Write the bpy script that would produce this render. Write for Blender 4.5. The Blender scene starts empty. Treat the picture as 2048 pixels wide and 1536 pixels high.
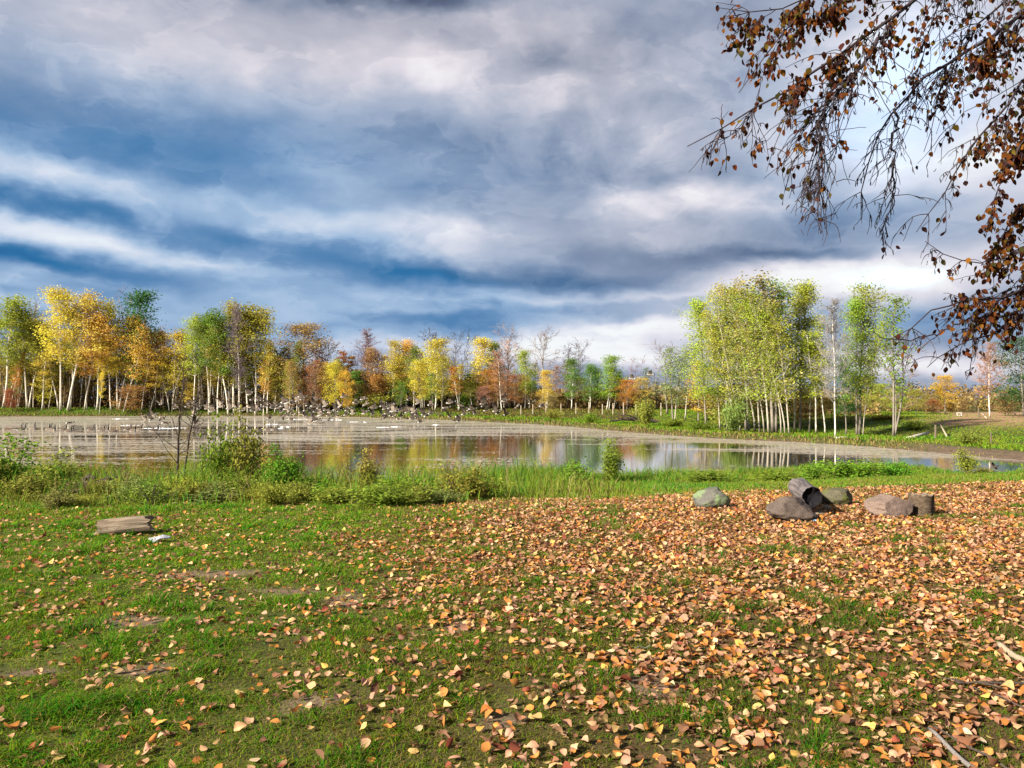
import bpy, math, random
import numpy as np
from mathutils import Vector, Matrix, Euler

SC = bpy.context.scene
COL = SC.collection
F = 1600.0            # focal length in photo pixels (2048 wide)
CAM_Z = 2.6           # above the water; the lawn is at 1.1
HZ = 797.0            # photo row of the horizon
EXPOSURE = 1.4

# ------------------------------------------------------------------ camera
cam = bpy.data.cameras.new("camera")
cam.sensor_width = 36.0
cam.lens = 36.0 * F / 2048.0
cam.clip_start = 0.05
cam.clip_end = 6000.0
cam_ob = bpy.data.objects.new("camera", cam)
COL.objects.link(cam_ob)
cam_ob.location = (0, 0, CAM_Z)
cam_ob.rotation_euler = (math.radians(90) + math.atan((HZ - 768) / F), 0, 0)
SC.camera = cam_ob

# ------------------------------------------------------------------ colour management
SC.view_settings.view_transform = 'Standard'
SC.view_settings.look = 'None'
SC.view_settings.gamma = 1.0
SC.view_settings.exposure = EXPOSURE
try:
    SC.view_settings.use_curve_mapping = False
except Exception:
    pass
SC.render.engine = 'CYCLES'
SC.cycles.max_bounces = 6
SC.cycles.transparent_max_bounces = 8

# ------------------------------------------------------------------ sun
SUN_EL, SUN_AZ = math.radians(31), math.radians(236)   # azimuth of the sun, clockwise from +Y (behind left)
sun = bpy.data.lights.new("sun", 'SUN')
sun.energy = 5.0
sun.angle = math.radians(2.5)
sun.color = (1.0, 0.92, 0.80)
sun_ob = bpy.data.objects.new("sun", sun)
COL.objects.link(sun_ob)
sd = Vector((math.sin(SUN_AZ) * math.cos(SUN_EL), math.cos(SUN_AZ) * math.cos(SUN_EL), math.sin(SUN_EL)))
sun_ob.rotation_euler = sd.to_track_quat('Z', 'Y').to_euler()
sun_ob.location = sd * 50

# ------------------------------------------------------------------ world: procedural clouds over a Nishita sky
def s2l(c):
    return tuple(((v / 255 / 12.92) if v <= 10 else ((v / 255 + 0.055) / 1.055) ** 2.4) for v in c)

def ae(px, py):
    x = (px - 1024) / F
    z = (HZ - py) / F
    return math.atan(x), math.atan(z / math.sqrt(1 + x * x))

W = bpy.data.worlds.new("World")
SC.world = W
W.use_nodes = True
nt = W.node_tree
for n in list(nt.nodes):
    nt.nodes.remove(n)
def N(t, **kw):
    n = nt.nodes.new(t)
    for k, v in kw.items():
        setattr(n, k, v)
    return n
def LK(a, b):
    nt.links.new(a, b)
def MA(op, a, b=None, c=None, clamp=False):
    n = N('ShaderNodeMath', operation=op)
    n.use_clamp = clamp
    for i, v in enumerate((a, b, c)):
        if v is None:
            continue
        if isinstance(v, (int, float)):
            n.inputs[i].default_value = v
        else:
            LK(v, n.inputs[i])
    return n.outputs[0]
def VM(op, a, b=None, c=None):
    n = N('ShaderNodeVectorMath', operation=op)
    for i, v in enumerate((a, b, c)):
        if v is None:
            continue
        if isinstance(v, (tuple, list)):
            n.inputs[i].default_value = v
        else:
            LK(v, n.inputs[i])
    return n.outputs[0]
out = N('ShaderNodeOutputWorld')
bg = N('ShaderNodeBackground')
bg.inputs['Strength'].default_value = 0.1
LK(bg.outputs[0], out.inputs[0])
tc = N('ShaderNodeTexCoord')
D = tc.outputs['Generated']
sx = N('ShaderNodeSeparateXYZ'); LK(D, sx.inputs[0])
X, Y, Z = sx.outputs
azv = MA('ARCTAN2', X, Y)
elv = MA('ARCSINE', Z)
# warp of the cloud outlines
def noise(vec, scale, detail=4, rough=0.5, dist=0.0, dims='3D'):
    n = N('ShaderNodeTexNoise', noise_dimensions=dims)
    n.inputs['Scale'].default_value = scale
    n.inputs['Detail'].default_value = detail
    n.inputs['Roughness'].default_value = rough
    n.inputs['Distortion'].default_value = dist
    LK(vec, n.inputs['Vector'])
    return n
cb = N('ShaderNodeCombineXYZ'); LK(azv, cb.inputs[0]); LK(elv, cb.inputs[1])
P0 = cb.outputs[0]
Pst = VM('MULTIPLY', P0, (1.0, 2.6, 1.0))
w1 = noise(Pst, 4.0, 4, 0.55)
woff = VM('MULTIPLY_ADD', w1.outputs['Color'], (0.16, 0.07, 0.0), (-0.08, -0.035, 0.0))
w2 = noise(VM('MULTIPLY', P0, (1.0, 1.5, 1.0)), 13.0, 4, 0.55)
P = VM('ADD', VM('ADD', P0, woff), VM('MULTIPLY_ADD', w2.outputs['Color'], (0.07, 0.035, 0.0), (-0.035, -0.0175, 0.0)))

SKYK = 0.62
def blob(px, py, rx, ry, rot=0.0, amp=1.0, src=None):
    """elliptical soft patch of sky; rot in degrees, clockwise (down to the right) positive"""
    a, e = ae(px, py)
    m = N('ShaderNodeMapping', vector_type='TEXTURE')
    m.inputs['Location'].default_value = (a, e, 0)
    m.inputs['Rotation'].default_value = (0, 0, -math.radians(rot))
    m.inputs['Scale'].default_value = (rx / F, ry / F, 1)
    LK(src or P, m.inputs['Vector'])
    g = N('ShaderNodeTexGradient', gradient_type='SPHERICAL')
    LK(m.outputs[0], g.inputs[0])
    mr = N('ShaderNodeMapRange', interpolation_type='SMOOTHSTEP')
    LK(g.outputs['Fac'], mr.inputs['Value'])
    return mr.outputs[0], amp * SKYK
def total(base, items):
    acc = base
    for o, amp in items:
        acc = MA('MULTIPLY_ADD', o, amp, acc)
    return acc

B = total(0.50, [
    # top band
    blob(250, 60, 720, 220, 2, 0.36), blob(230, 80, 130, 90, 0, 0.14), blob(720, 120, 420, 130, 4, 0.32),
    blob(760, -30, 420, 70, 0, -0.75), blob(500, 10, 300, 60, 0, -0.12), blob(0, 20, 300, 120, 0, -0.02),
    blob(850, 115, 80, 90, 10, 0.14), blob(960, 175, 260, 75, 14, 0.28), blob(1090, 110, 60, 55, 0, -0.22), blob(1090, 195, 110, 50, 10, 0.2),
    blob(1010, 40, 120, 110, 0, 0.22), blob(985, 20, 90, 70, 0, 0.12),
    blob(1300, 130, 300, 160, 0, 0.10), blob(1110, 130, 70, 55, 0, -0.12), blob(1200, 190, 60, 110, 15, 0.12),
    # great dark mass
    blob(100, 220, 520, 120, 2, -0.26), blob(480, 260, 720, 170, 6, -0.18), blob(850, 260, 420, 90, 6, -0.12),
    blob(950, 330, 500, 90, 6, -0.08), blob(1300, 280, 420, 200, 10, 0.16),
    # left streaks
    blob(60, 330, 250, 52, 14, 0.36), blob(260, 375, 340, 45, 8, 0.30), blob(40, 385, 260, 36, 12, -0.26),
    blob(150, 420, 300, 34, 12, -0.22),
    blob(60, 455, 290, 66, 15, 0.40), blob(260, 505, 350, 54, 12, 0.38), blob(440, 540, 200, 32, 10, 0.2),
    blob(60, 525, 330, 30, 8, -0.36), blob(350, 560, 520, 40, 6, -0.40), blob(650, 515, 420, 60, 6, -0.28),
    blob(30, 575, 160, 22, 6, 0.22), blob(180, 590, 300, 16, 4, -0.1), blob(60, 615, 260, 20, 3, 0.30),
    blob(640, 345, 200, 55, 14, 0.20), blob(900, 300, 320, 70, 0, 0.10),
    blob(760, 450, 420, 60, 6, 0.32), blob(890, 478, 160, 50, 8, 0.30), blob(600, 420, 240, 30, 8, 0.16),
    blob(480, 460, 200, 40, 10, -0.18), blob(950, 545, 420, 36, 3, -0.36), blob(1200, 560, 360, 40, 3, -0.18),
    blob(620, 600, 420, 42, 3, 0.36), blob(800, 590, 220, 25, 6, 0.16), blob(800, 640, 420, 22, 2, -0.10),
    blob(950, 655, 300, 22, 2, -0.2), blob(560, 640, 200, 24, 2, 0.2), blob(900, 615, 260, 20, 4, -0.16),
    blob(700, 690, 420, 24, 0, 0.3), blob(1080, 600, 200, 16, 0, 0.2),
    # centre right
    blob(1400, 385, 270, 52, 4, 0.62), blob(1250, 400, 220, 50, 6, 0.22), blob(1500, 430, 340, 60, 0, 0.12),
    blob(1130, 350, 170, 80, 0, -0.10), blob(1250, 350, 200, 40, 10, -0.10), blob(1230, 460, 300, 60, 4, 0.10),
    blob(1400, 508, 330, 34, 2, -0.28), blob(1560, 508, 150, 22, 0, -0.4), blob(1700, 505, 110, 22, 0, -0.36),
    blob(1250, 590, 400, 40, 0, 0.16), blob(1060, 640, 420, 30, 0, -0.10), blob(1300, 652, 180, 20, -3, 0.30),
    blob(1230, 680, 480, 75, -4, 0.8), blob(1000, 710, 700, 30, 0, 0.3), blob(1300, 590, 260, 16, 0, 0.2),
    # right bright side
    blob(1700, 555, 500, 80, -2, 0.78), blob(1500, 560, 200, 36, 0, 0.25), blob(1800, 545, 110, 24, 0, -0.2),
    blob(1790, 555, 50, 18, 0, -0.22), blob(1760, 645, 420, 45, 0, -0.06), blob(1800, 735, 480, 50, 0, 0.75),
    blob(1780, 180, 400, 300, 10, 0.40), blob(1950, 250, 320, 360, 0, 0.40), blob(1800, 90, 260, 120, 0, 0.2),
    blob(1720, 430, 260, 70, -4, -0.22), blob(1600, 290, 130, 80, 0, 0.10), blob(1900, 330, 180, 60, 0, 0.2),
    blob(1400, 250, 130, 120, 0, -0.04), blob(1560, 640, 200, 30, 0, -0.05),
])
# cloud detail, stretched along the layers; flatter towards the horizon
zc = MA('ADD', MA('MAXIMUM', Z, 0.0), 0.12)
qc = N('ShaderNodeCombineXYZ'); LK(MA('DIVIDE', X, zc), qc.inputs[0]); LK(MA('DIVIDE', Y, zc), qc.inputs[1])
d1 = noise(qc.outputs[0], 0.9, 7, 0.52, 0.5)
d2 = noise(VM('MULTIPLY', P0, (1.0, 3.0, 1.0)), 6.0, 5, 0.5, 0.3)
d3 = noise(VM('MULTIPLY', P0, (1.0, 1.35, 1.0)), 11.0, 6, 0.55, 0.5)
B = MA('MULTIPLY_ADD', MA('SUBTRACT', d1.outputs['Fac'], 0.5), 0.18, B)
B = MA('MULTIPLY_ADD', MA('SUBTRACT', d2.outputs['Fac'], 0.5), 0.26, B)
d4 = noise(VM('MULTIPLY', P0, (1.0, 1.7, 1.0)), 8.0, 7, 0.58, 0.4)
B = MA('MULTIPLY_ADD', MA('SUBTRACT', d4.outputs['Fac'], 0.5), 0.22, B)
# layered decks with a bright leading edge that fades back to grey
def deck(vec, scale, detail, rough, dist, stops):
    n_ = noise(vec, scale, detail, rough, dist)
    r = N('ShaderNodeValToRGB'); e = r.color_ramp.elements
    while len(e) < len(stops): e.new(0.5)
    for el_, (p, v) in zip(e, stops): el_.position = p; el_.color = (v, v, v, 1)
    LK(n_.outputs['Fac'], r.inputs[0])
    return r.outputs[0]
wq = VM('ADD', qc.outputs[0], VM('MULTIPLY_ADD', w2.outputs['Color'], (0.5, 0.5, 0.0), (-0.25, -0.25, 0.0)))
k1 = deck(wq, 0.62, 8, 0.55, 0.3, [(0.40, 0.0), (0.47, 0.25), (0.505, 1.0), (0.58, 0.55), (0.75, 0.25)])
k2 = deck(VM('MULTIPLY', P, (1.0, 2.1, 1.0)), 5.2, 8, 0.56, 0.3, [(0.40, 0.0), (0.475, 0.2), (0.505, 1.0), (0.60, 0.5), (0.75, 0.2)])
B = MA('MULTIPLY_ADD', MA('SUBTRACT', k1, 0.42), 0.06, B)
B = MA('MULTIPLY_ADD', MA('SUBTRACT', k2, 0.42), 0.07, B)
puff, _ = blob(1330, 260, 760, 420, 0)
puffv = MA('MULTIPLY', MA('SUBTRACT', d3.outputs['Fac'], 0.5), puff)
B = MA('MULTIPLY_ADD', puffv, 0.72, B)
# blueness
SKYK = 1.0
S = total(0.31, [
    blob(150, 560, 900, 330, 6, 0.78), blob(700, 560, 700, 180, 4, 0.5), blob(150, 330, 900, 260, 6, 0.50),
    blob(1000, 640, 700, 140, 0, 0.45), blob(1780, 640, 420, 70, 0, 0.55), blob(1800, 250, 400, 330, 0, 0.5),
    blob(800, 50, 900, 160, 0, -0.25), blob(1150, 170, 260, 160, 0, -0.12), blob(650, 310, 800, 190, 4, 0.42)])
S = MA('MULTIPLY', S, 1.0, clamp=True)
def ramp(fac, stops, scale):
    r = N('ShaderNodeValToRGB')
    r.color_ramp.interpolation = 'B_SPLINE' if False else 'LINEAR'
    e = r.color_ramp.elements
    while len(e) < len(stops):
        e.new(0.5)
    for el_, (p, c) in zip(e, stops):
        el_.position = p
        l = s2l(c)
        el_.color = (l[0], l[1], l[2], 1)
    LK(fac, r.inputs[0])
    return r.outputs[0]
G = ramp(B, [(0, (62, 58, 66)), (0.2, (100, 108, 130)), (0.42, (142, 149, 168)), (0.66, (190, 188, 200)), (0.85, (230, 222, 229)), (1, (250, 249, 250))], 1)
BL = ramp(B, [(0, (18, 80, 134)), (0.2, (52, 116, 168)), (0.40, (106, 146, 190)), (0.62, (160, 188, 220)), (0.85, (214, 224, 240)), (1, (242, 248, 252))], 1)
mx = N('ShaderNodeMix', data_type='RGBA'); LK(S, mx.inputs['Factor']); LK(G, mx.inputs[6]); LK(BL, mx.inputs[7])
sc = VM('SCALE', mx.outputs[2])
nt.nodes[-1].inputs['Scale'].default_value = 10.0 / (2 ** EXPOSURE)
sky = N('ShaderNodeTexSky', sky_type='NISHITA')
sky.sun_disc = False
sky.sun_elevation = SUN_EL
sky.sun_rotation = SUN_AZ
gap = total(0.0, [blob(1800, 545, 130, 26, -3, 0.55), blob(1790, 215, 170, 150, 20, 0.30), blob(1880, 100, 120, 120, 0, 0.3)])
m2 = N('ShaderNodeMix', data_type='RGBA'); LK(MA('MULTIPLY', gap, 1.0, clamp=True), m2.inputs['Factor']); LK(sc, m2.inputs[6])
sks = VM('SCALE', sky.outputs[0]); nt.nodes[-1].inputs['Scale'].default_value = 1.5
LK(sks, m2.inputs[7])
# below the horizon: dull ground tone
mg = N('ShaderNodeMix', data_type='RGBA'); LK(MA('GREATER_THAN', Z, -0.02), mg.inputs['Factor'])
mg.inputs[6].default_value = (0.5, 0.45, 0.25, 1)
LK(m2.outputs[2], mg.inputs[7])
LK(mg.outputs[2], bg.inputs['Color'])
W.cycles.sampling_method = 'MANUAL'
W.cycles.sample_map_resolution = 512

# ------------------------------------------------------------------ helpers
def link(o):
    COL.objects.link(o)
    return o

def tag(o, label=None, cat=None, group=None, kind=None):
    if label: o['label'] = label
    if cat: o['category'] = cat
    if group: o['group'] = group
    if kind: o['kind'] = kind
    return o

def empty(name, loc=(0, 0, 0)):
    o = bpy.data.objects.new(name, None)
    o.empty_display_size = 0.2
    o.location = loc
    return link(o)

def mesh_np(name, verts, loops, sizes, mat=None, smooth=False, fcol=None, fval=None, mats=None, midx=None):
    """verts (N,3); loops flat vertex indices; sizes per polygon"""
    me = bpy.data.meshes.new(name)
    verts = np.asarray(verts, dtype=np.float32)
    loops = np.asarray(loops, dtype=np.int32)
    sizes = np.asarray(sizes, dtype=np.int32)
    me.vertices.add(len(verts)); me.vertices.foreach_set('co', verts.ravel())
    me.loops.add(len(loops)); me.loops.foreach_set('vertex_index', loops)
    me.polygons.add(len(sizes))
    st = np.zeros(len(sizes), dtype=np.int32); st[1:] = np.cumsum(sizes)[:-1]
    me.polygons.foreach_set('loop_start', st)
    if midx is not None:
        me.polygons.foreach_set('material_index', np.asarray(midx, dtype=np.int32))
    me.polygons.foreach_set('use_smooth', np.full(len(sizes), bool(smooth)))
    me.update(calc_edges=True)
    if fcol is not None:
        a = me.attributes.new('col', 'FLOAT_COLOR', 'FACE')
        c = np.ones((len(sizes), 4), dtype=np.float32); c[:, :3] = fcol
        a.data.foreach_set('color', c.ravel())
    if fval is not None:
        a = me.attributes.new('v', 'FLOAT', 'FACE')
        a.data.foreach_set('value', np.asarray(fval, dtype=np.float32))
    for m in (mats or ([mat] if mat else [])):
        me.materials.append(m)
    return me

def obj(name, me, parent=None, loc=None):
    o = bpy.data.objects.new(name, me)
    link(o)
    if parent: o.parent = parent
    if loc is not None: o.location = loc
    return o

class MB:
    """collects polygons"""
    def __init__(s):
        s.v = []; s.l = []; s.s = []; s.c = []; s.m = []; s.n = 0
    def add(s, verts, faces, col=None, mi=0):
        verts = np.asarray(verts, dtype=float).reshape(-1, 3)
        s.v.append(verts)
        for f in faces:
            s.l.extend([i + s.n for i in f]); s.s.append(len(f))
            s.c.append(col if col is not None else (1, 1, 1)); s.m.append(mi)
        s.n += len(verts)
    def tube(s, pts, rad, sides=5, col=None, mi=0, cap=True):
        pts = np.asarray(pts, dtype=float); n = len(pts)
        rad = np.broadcast_to(np.asarray(rad, dtype=float), (n,))
        tang = np.gradient(pts, axis=0)
        tang /= (np.linalg.norm(tang, axis=1, keepdims=True) + 1e-9)
        ref = np.array([0.0, 0.0, 1.0])
        if abs(tang[0] @ ref) > 0.9: ref = np.array([1.0, 0.0, 0.0])
        u = np.cross(tang, ref); u /= (np.linalg.norm(u, axis=1, keepdims=True) + 1e-9)
        w = np.cross(tang, u)
        a = np.arange(sides) * 2 * math.pi / sides
        ring = (pts[:, None, :] + rad[:, None, None] * (np.cos(a)[None, :, None] * u[:, None, :] + np.sin(a)[None, :, None] * w[:, None, :]))
        faces = []
        for i in range(n - 1):
            for j in range(sides):
                k = (j + 1) % sides
                faces.append((i * sides + j, (i + 1) * sides + j, (i + 1) * sides + k, i * sides + k))
        if cap:
            faces.append(tuple(range(sides)))
            faces.append(tuple(reversed([(n - 1) * sides + j for j in range(sides)])))
        s.add(ring.reshape(-1, 3), faces, col, mi)
    def box(s, c, d, rot=None, col=None, mi=0):
        d = np.asarray(d) / 2
        v = np.array([[x, y, z] for x in (-1, 1) for y in (-1, 1) for z in (-1, 1)]) * d
        if rot is not None:
            v = v @ np.array(rot.to_matrix() if hasattr(rot, 'to_matrix') else rot).T
        s.add(v + np.asarray(c), [(0, 1, 3, 2), (4, 6, 7, 5), (0, 4, 5, 1), (2, 3, 7, 6), (0, 2, 6, 4), (1, 5, 7, 3)], col, mi)
    def mesh(s, name, mat=None, smooth=False, mats=None, usecol=False):
        return mesh_np(name, np.concatenate(s.v), s.l, s.s, mat, smooth, fcol=np.array(s.c) if usecol else None, mats=mats,
                       midx=s.m if mats else None)
    def build(s, name, mat=None, parent=None, smooth=False, mats=None, usecol=False, loc=None):
        return obj(name, s.mesh(name, mat, smooth, mats, usecol), parent, loc)

def _h(ix, iy, seed):
    n = (ix.astype(np.int64) * 374761393 + iy.astype(np.int64) * 668265263 + seed * 1442695041) & 0xFFFFFFFF
    n = ((n ^ (n >> 13)) * 1274126177) & 0xFFFFFFFF
    return ((n ^ (n >> 16)) & 0xFFFF) / 65535.0
def vnoise(x, y, scale=1.0, seed=0, octaves=1):
    x = np.asarray(x, dtype=float) / scale; y = np.asarray(y, dtype=float) / scale
    tot = 0; amp = 1; nrm = 0
    for o in range(octaves):
        ix = np.floor(x); iy = np.floor(y); fx = x - ix; fy = y - iy
        fx = fx * fx * (3 - 2 * fx); fy = fy * fy * (3 - 2 * fy)
        ix = ix.astype(np.int64); iy = iy.astype(np.int64)
        a = _h(ix, iy, seed + o); b = _h(ix + 1, iy, seed + o); c = _h(ix, iy + 1, seed + o); d = _h(ix + 1, iy + 1, seed + o)
        tot = tot + amp * ((a * (1 - fx) + b * fx) * (1 - fy) + (c * (1 - fx) + d * fx) * fy)
        nrm += amp; amp *= 0.5; x = x * 2.03; y = y * 2.03
    return tot / nrm
def sstep(a, b, x):
    t = np.clip((np.asarray(x, dtype=float) - a) / (b - a), 0, 1)
    return t * t * (3 - 2 * t)

# ------------------------------------------------------------------ material helper
class NT:
    def __init__(s, name):
        s.m = bpy.data.materials.new(name); s.m.use_nodes = True
        s.t = s.m.node_tree
        for n in list(s.t.nodes): s.t.nodes.remove(n)
        s.out = s.t.nodes.new('ShaderNodeOutputMaterial')
    def n(s, t, **kw):
        n = s.t.nodes.new(t)
        for k, v in kw.items(): setattr(n, k, v)
        return n
    def set(s, inp, v):
        if isinstance(v, bpy.types.NodeSocket): s.t.links.new(v, inp)
        else: inp.default_value = v
    def math(s, op, a, b=None, c=None, clamp=False):
        n = s.n('ShaderNodeMath', operation=op); n.use_clamp = clamp
        for i, v in enumerate((a, b, c)):
            if v is not None: s.set(n.inputs[i], v)
        return n.outputs[0]
    def noise(s, vec, scale, detail=3, rough=0.5, dist=0.0, out='Fac'):
        n = s.n('ShaderNodeTexNoise')
        n.inputs['Scale'].default_value = scale; n.inputs['Detail'].default_value = detail
        n.inputs['Roughness'].default_value = rough; n.inputs['Distortion'].default_value = dist
        if vec is not None: s.set(n.inputs['Vector'], vec)
        return n.outputs[out]
    def mapv(s, vec, scale=(1, 1, 1), loc=(0, 0, 0), rot=(0, 0, 0), typ='POINT'):
        n = s.n('ShaderNodeMapping', vector_type=typ)
        n.inputs['Scale'].default_value = scale; n.inputs['Location'].default_value = loc; n.inputs['Rotation'].default_value = rot
        s.set(n.inputs['Vector'], vec)
        return n.outputs[0]
    def ramp(s, fac, stops):
        r = s.n('ShaderNodeValToRGB'); e = r.color_ramp.elements
        while len(e) < len(stops): e.new(0.5)
        for el_, (p, c) in zip(e, stops):
            el_.position = p; el_.color = (c[0], c[1], c[2], 1) if not isinstance(c, (int, float)) else (c, c, c, 1)
        s.set(r.inputs[0], fac)
        return r.outputs[0]
    def mix(s, f, a, b, blend='MIX'):
        n = s.n('ShaderNodeMix', data_type='RGBA', blend_type=blend)
        for i, v in ((0, f), (6, a), (7, b)):
            if isinstance(v, tuple) and len(v) == 3: v = (*v, 1)
            s.set(n.inputs[i], v)
        return n.outputs[2]
    def attr(s, name, typ='GEOMETRY', out='Color'):
        n = s.n('ShaderNodeAttribute', attribute_type=typ); n.attribute_name = name
        return n.outputs[out]
    def coord(s, out='Object'):
        return s.n('ShaderNodeTexCoord').outputs[out]
    def pos(s):
        return s.n('ShaderNodeNewGeometry').outputs['Position']
    def bsdf(s, col, rough=0.7, spec=0.3, normal=None, **kw):
        b = s.n('ShaderNodeBsdfPrincipled')
        if isinstance(col, tuple) and len(col) == 3: col = (*col, 1)
        s.set(b.inputs['Base Color'], col); s.set(b.inputs['Roughness'], rough); s.set(b.inputs['Specular IOR Level'], spec)
        if normal is not None: s.set(b.inputs['Normal'], normal)
        for k, v in kw.items(): s.set(b.inputs[k.replace('_', ' ')], v)
        return b.outputs[0]
    def bump(s, h, strength=0.5, dist=0.05):
        b = s.n('ShaderNodeBump'); b.inputs['Strength'].default_value = strength; b.inputs['Distance'].default_value = dist
        s.set(b.inputs['Height'], h)
        return b.outputs[0]
    def leafy(s, col, trans=0.35):
        d = s.n('ShaderNodeBsdfDiffuse'); t = s.n('ShaderNodeBsdfTranslucent'); mx_ = s.n('ShaderNodeMixShader')
        s.set(d.inputs[0], col); s.set(t.inputs[0], col); mx_.inputs[0].default_value = trans
        s.t.links.new(d.outputs[0], mx_.inputs[1]); s.t.links.new(t.outputs[0], mx_.inputs[2])
        return mx_.outputs[0]
    def done(s, sh):
        s.t.links.new(sh, s.out.inputs['Surface'])
        return s.m
# ------------------------------------------------------------------ the pond outline and the terrain
def gx(px, d): return (px - 1024) / F * d
def chaikin(p, k=2):
    p = np.asarray(p, dtype=float)
    for _ in range(k):
        q = np.roll(p, -1, axis=0)
        p = np.stack([0.75 * p + 0.25 * q, 0.25 * p + 0.75 * q], axis=1).reshape(-1, 2)
    return p
near = [(-40, 20.5), (gx(0, 21.5), 21.5), (gx(150, 22), 22.0), (gx(300, 21.4), 21.4), (gx(420, 22), 22.0), (gx(560, 21), 21.0), (gx(700, 21), 21.0), (gx(860, 21.5), 21.5),
        (gx(970, 23), 23.0), (gx(1060, 25), 25.0), (gx(1180, 25.3), 25.3), (gx(1300, 25), 25.0), (gx(1450, 26), 26.0), (gx(1600, 27.5), 27.5), (gx(1750, 29), 29.0),
        (gx(1860, 28.0), 28.0), (gx(1960, 26.3), 26.3), (gx(2060, 26.5), 26.5), (21.5, 27.8)]
far = [(24, 30.5), (gx(2060, 33.2), 33.2), (gx(1960, 35.6), 35.6), (gx(1850, 39), 39.0), (gx(1700, 44.7), 44.7), (gx(1560, 48.5), 48.5), (gx(1440, 51.5), 51.5),
       (gx(1300, 58.6), 58.6), (gx(1200, 67), 67.0), (gx(1100, 78.5), 78.5), (gx(1000, 86), 86.0), (gx(900, 96), 96.0), (gx(760, 108), 108.0), (gx(560, 121), 121.0),
       (gx(300, 118), 118.0), (gx(120, 116), 116.0), (gx(0, 115), 115.0), (-95, 108), (-108, 80), (-90, 45), (-60, 24)]
SHORE = chaikin(near + far, 3)
def shore_dist(x, y):
    """signed distance to the shoreline, positive on land"""
    x = np.asarray(x, dtype=float).ravel(); y = np.asarray(y, dtype=float).ravel()
    best = np.full(len(x), 1e9); inside = np.zeros(len(x), dtype=bool)
    n = len(SHORE)
    for i in range(n):
        x0, y0 = SHORE[i]; x1, y1 = SHORE[(i + 1) % n]
        dx, dy = x1 - x0, y1 - y0
        t = np.clip(((x - x0) * dx + (y - y0) * dy) / (dx * dx + dy * dy + 1e-12), 0, 1)
        d2 = (x - x0 - t * dx) ** 2 + (y - y0 - t * dy) ** 2
        np.minimum(best, d2, out=best)
        if y0 != y1:
            c = ((y0 > y) != (y1 > y)) & (x < (x1 - x0) * (y - y0) / (y1 - y0) + x0)
            inside ^= c
    d = np.sqrt(best)
    return np.where(inside, -d, d)
LAWN = 1.1
def terrain_full(x, y):
    x = np.asarray(x, dtype=float); y = np.asarray(y, dtype=float); shp = x.shape
    x = x.ravel(); y = y.ravel()
    s = shore_dist(x, y)
    nearside = y < 29.8
    Wn = 11.0 + 2.0 * sstep(-2, 4, x)
    Wf = 5.0 + 11.0 * sstep(-30, 0, x) + 4 * sstep(5, 20, x)
    Wd = np.where(nearside, Wn, Wf)
    z = LAWN * sstep(0, 1, s / Wd)
    z = np.where(nearside, z, np.maximum(z, 0.28 * sstep(0, 1.4, s)))
    z = z + np.where(s > 0, np.minimum(s, 1) * ((vnoise(x, y, 3.1, 3, 3) - 0.5) * 0.10 + (vnoise(x, y, 0.5, 9, 2) - 0.5) * 0.025), 0)
    z = np.where(s < 0, np.maximum(s * 0.35, -0.8) , z)
    far_ = np.hypot(x, y)
    z = z + sstep(150, 900, far_) * 3.0 * (vnoise(x, y, 180, 5, 2) - 0.35)
    return z.reshape(shp), s.reshape(shp)
def TZ(x, y):
    return float(terrain_full(np.array([x]), np.array([y]))[0][0])
def at(px, d):
    """ground point seen in photo column px at depth d"""
    x = gx(px, d)
    return x, d, TZ(x, d)
def row_of(z, d): return HZ + (CAM_Z - z) * F / d

def axis(segs):
    o = []
    for a, b, st in segs:
        o.extend(np.arange(a, b, st))
    o.append(segs[-1][1])
    return np.array(o)
gyv = axis([(-900, -100, 100), (-100, -10, 9), (-10, 2, 1.0), (2, 16, 0.14), (16, 62, 0.45), (62, 130, 0.8), (130, 200, 6), (200, 1000, 60), (1000, 3000, 250)])
gxv = axis([(-2200, -300, 190), (-300, -110, 12), (-110, -20, 1.0), (-20, -9, 0.5), (-9, 9, 0.16), (9, 40, 0.5), (40, 110, 3), (110, 300, 15), (300, 2200, 190)])
GX, GY = np.meshgrid(gxv, gyv)
GZ, GS = terrain_full(GX, GY)

def litter(x, y):
    """how thickly fallen leaves lie, 0..1"""
    e = x + (vnoise(x, y, 1.6, 21, 2) - 0.5) * 1.6
    d = sstep(-2.7, 2.2, e - 0.12 * np.clip(y - 9, -9, 6)) * (1 - sstep(12.0, 15.0, y - 0.15 * x))
    return d
DIRT = [(gx(430, 6.9), 6.9, 0.42, 0.16), (gx(560, 6.3), 6.35, 0.3, 0.14), (gx(690, 6.1), 6.1, 0.15, 0.35), (gx(250, 5.45), 5.45, 0.36, 0.18), (gx(60, 4.35), 4.35, 0.2, 0.1),
        (gx(330, 4.65), 4.4, 0.2, 0.12), (gx(900, 5.2), 5.3, 0.15, 0.15), (gx(1290, 4.3), 4.2, 0.16, 0.22), (gx(980, 3.6), 3.7, 0.12, 0.1), (gx(640, 4.0), 3.9, 0.15, 0.08)]
def dirt(x, y):
    n = (vnoise(x, y, 0.16, 33, 3) - 0.5) * 0.9
    tot = np.zeros_like(x)
    for cx, cy, rx, ry in DIRT:
        q = np.sqrt(((x - cx) / rx) ** 2 + ((y - cy) / ry) ** 2) + n * 1.6
        tot = np.maximum(tot, 0.95 * (1 - sstep(0.45, 1.3, q)))
    return tot
def field(x, y):
    """bare brown ploughed field far right"""
    return sstep(0, 5, (x - 0.50 * y - (vnoise(x, y, 5, 41, 2) - 0.5) * 7)) * sstep(46, 53, y + (vnoise(x, y, 6, 43, 2) - 0.5) * 6) * (1 - sstep(85, 95, y))

def fbm_lawn(x, y): return vnoise(x, y, 0.55, 51, 3)

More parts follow.
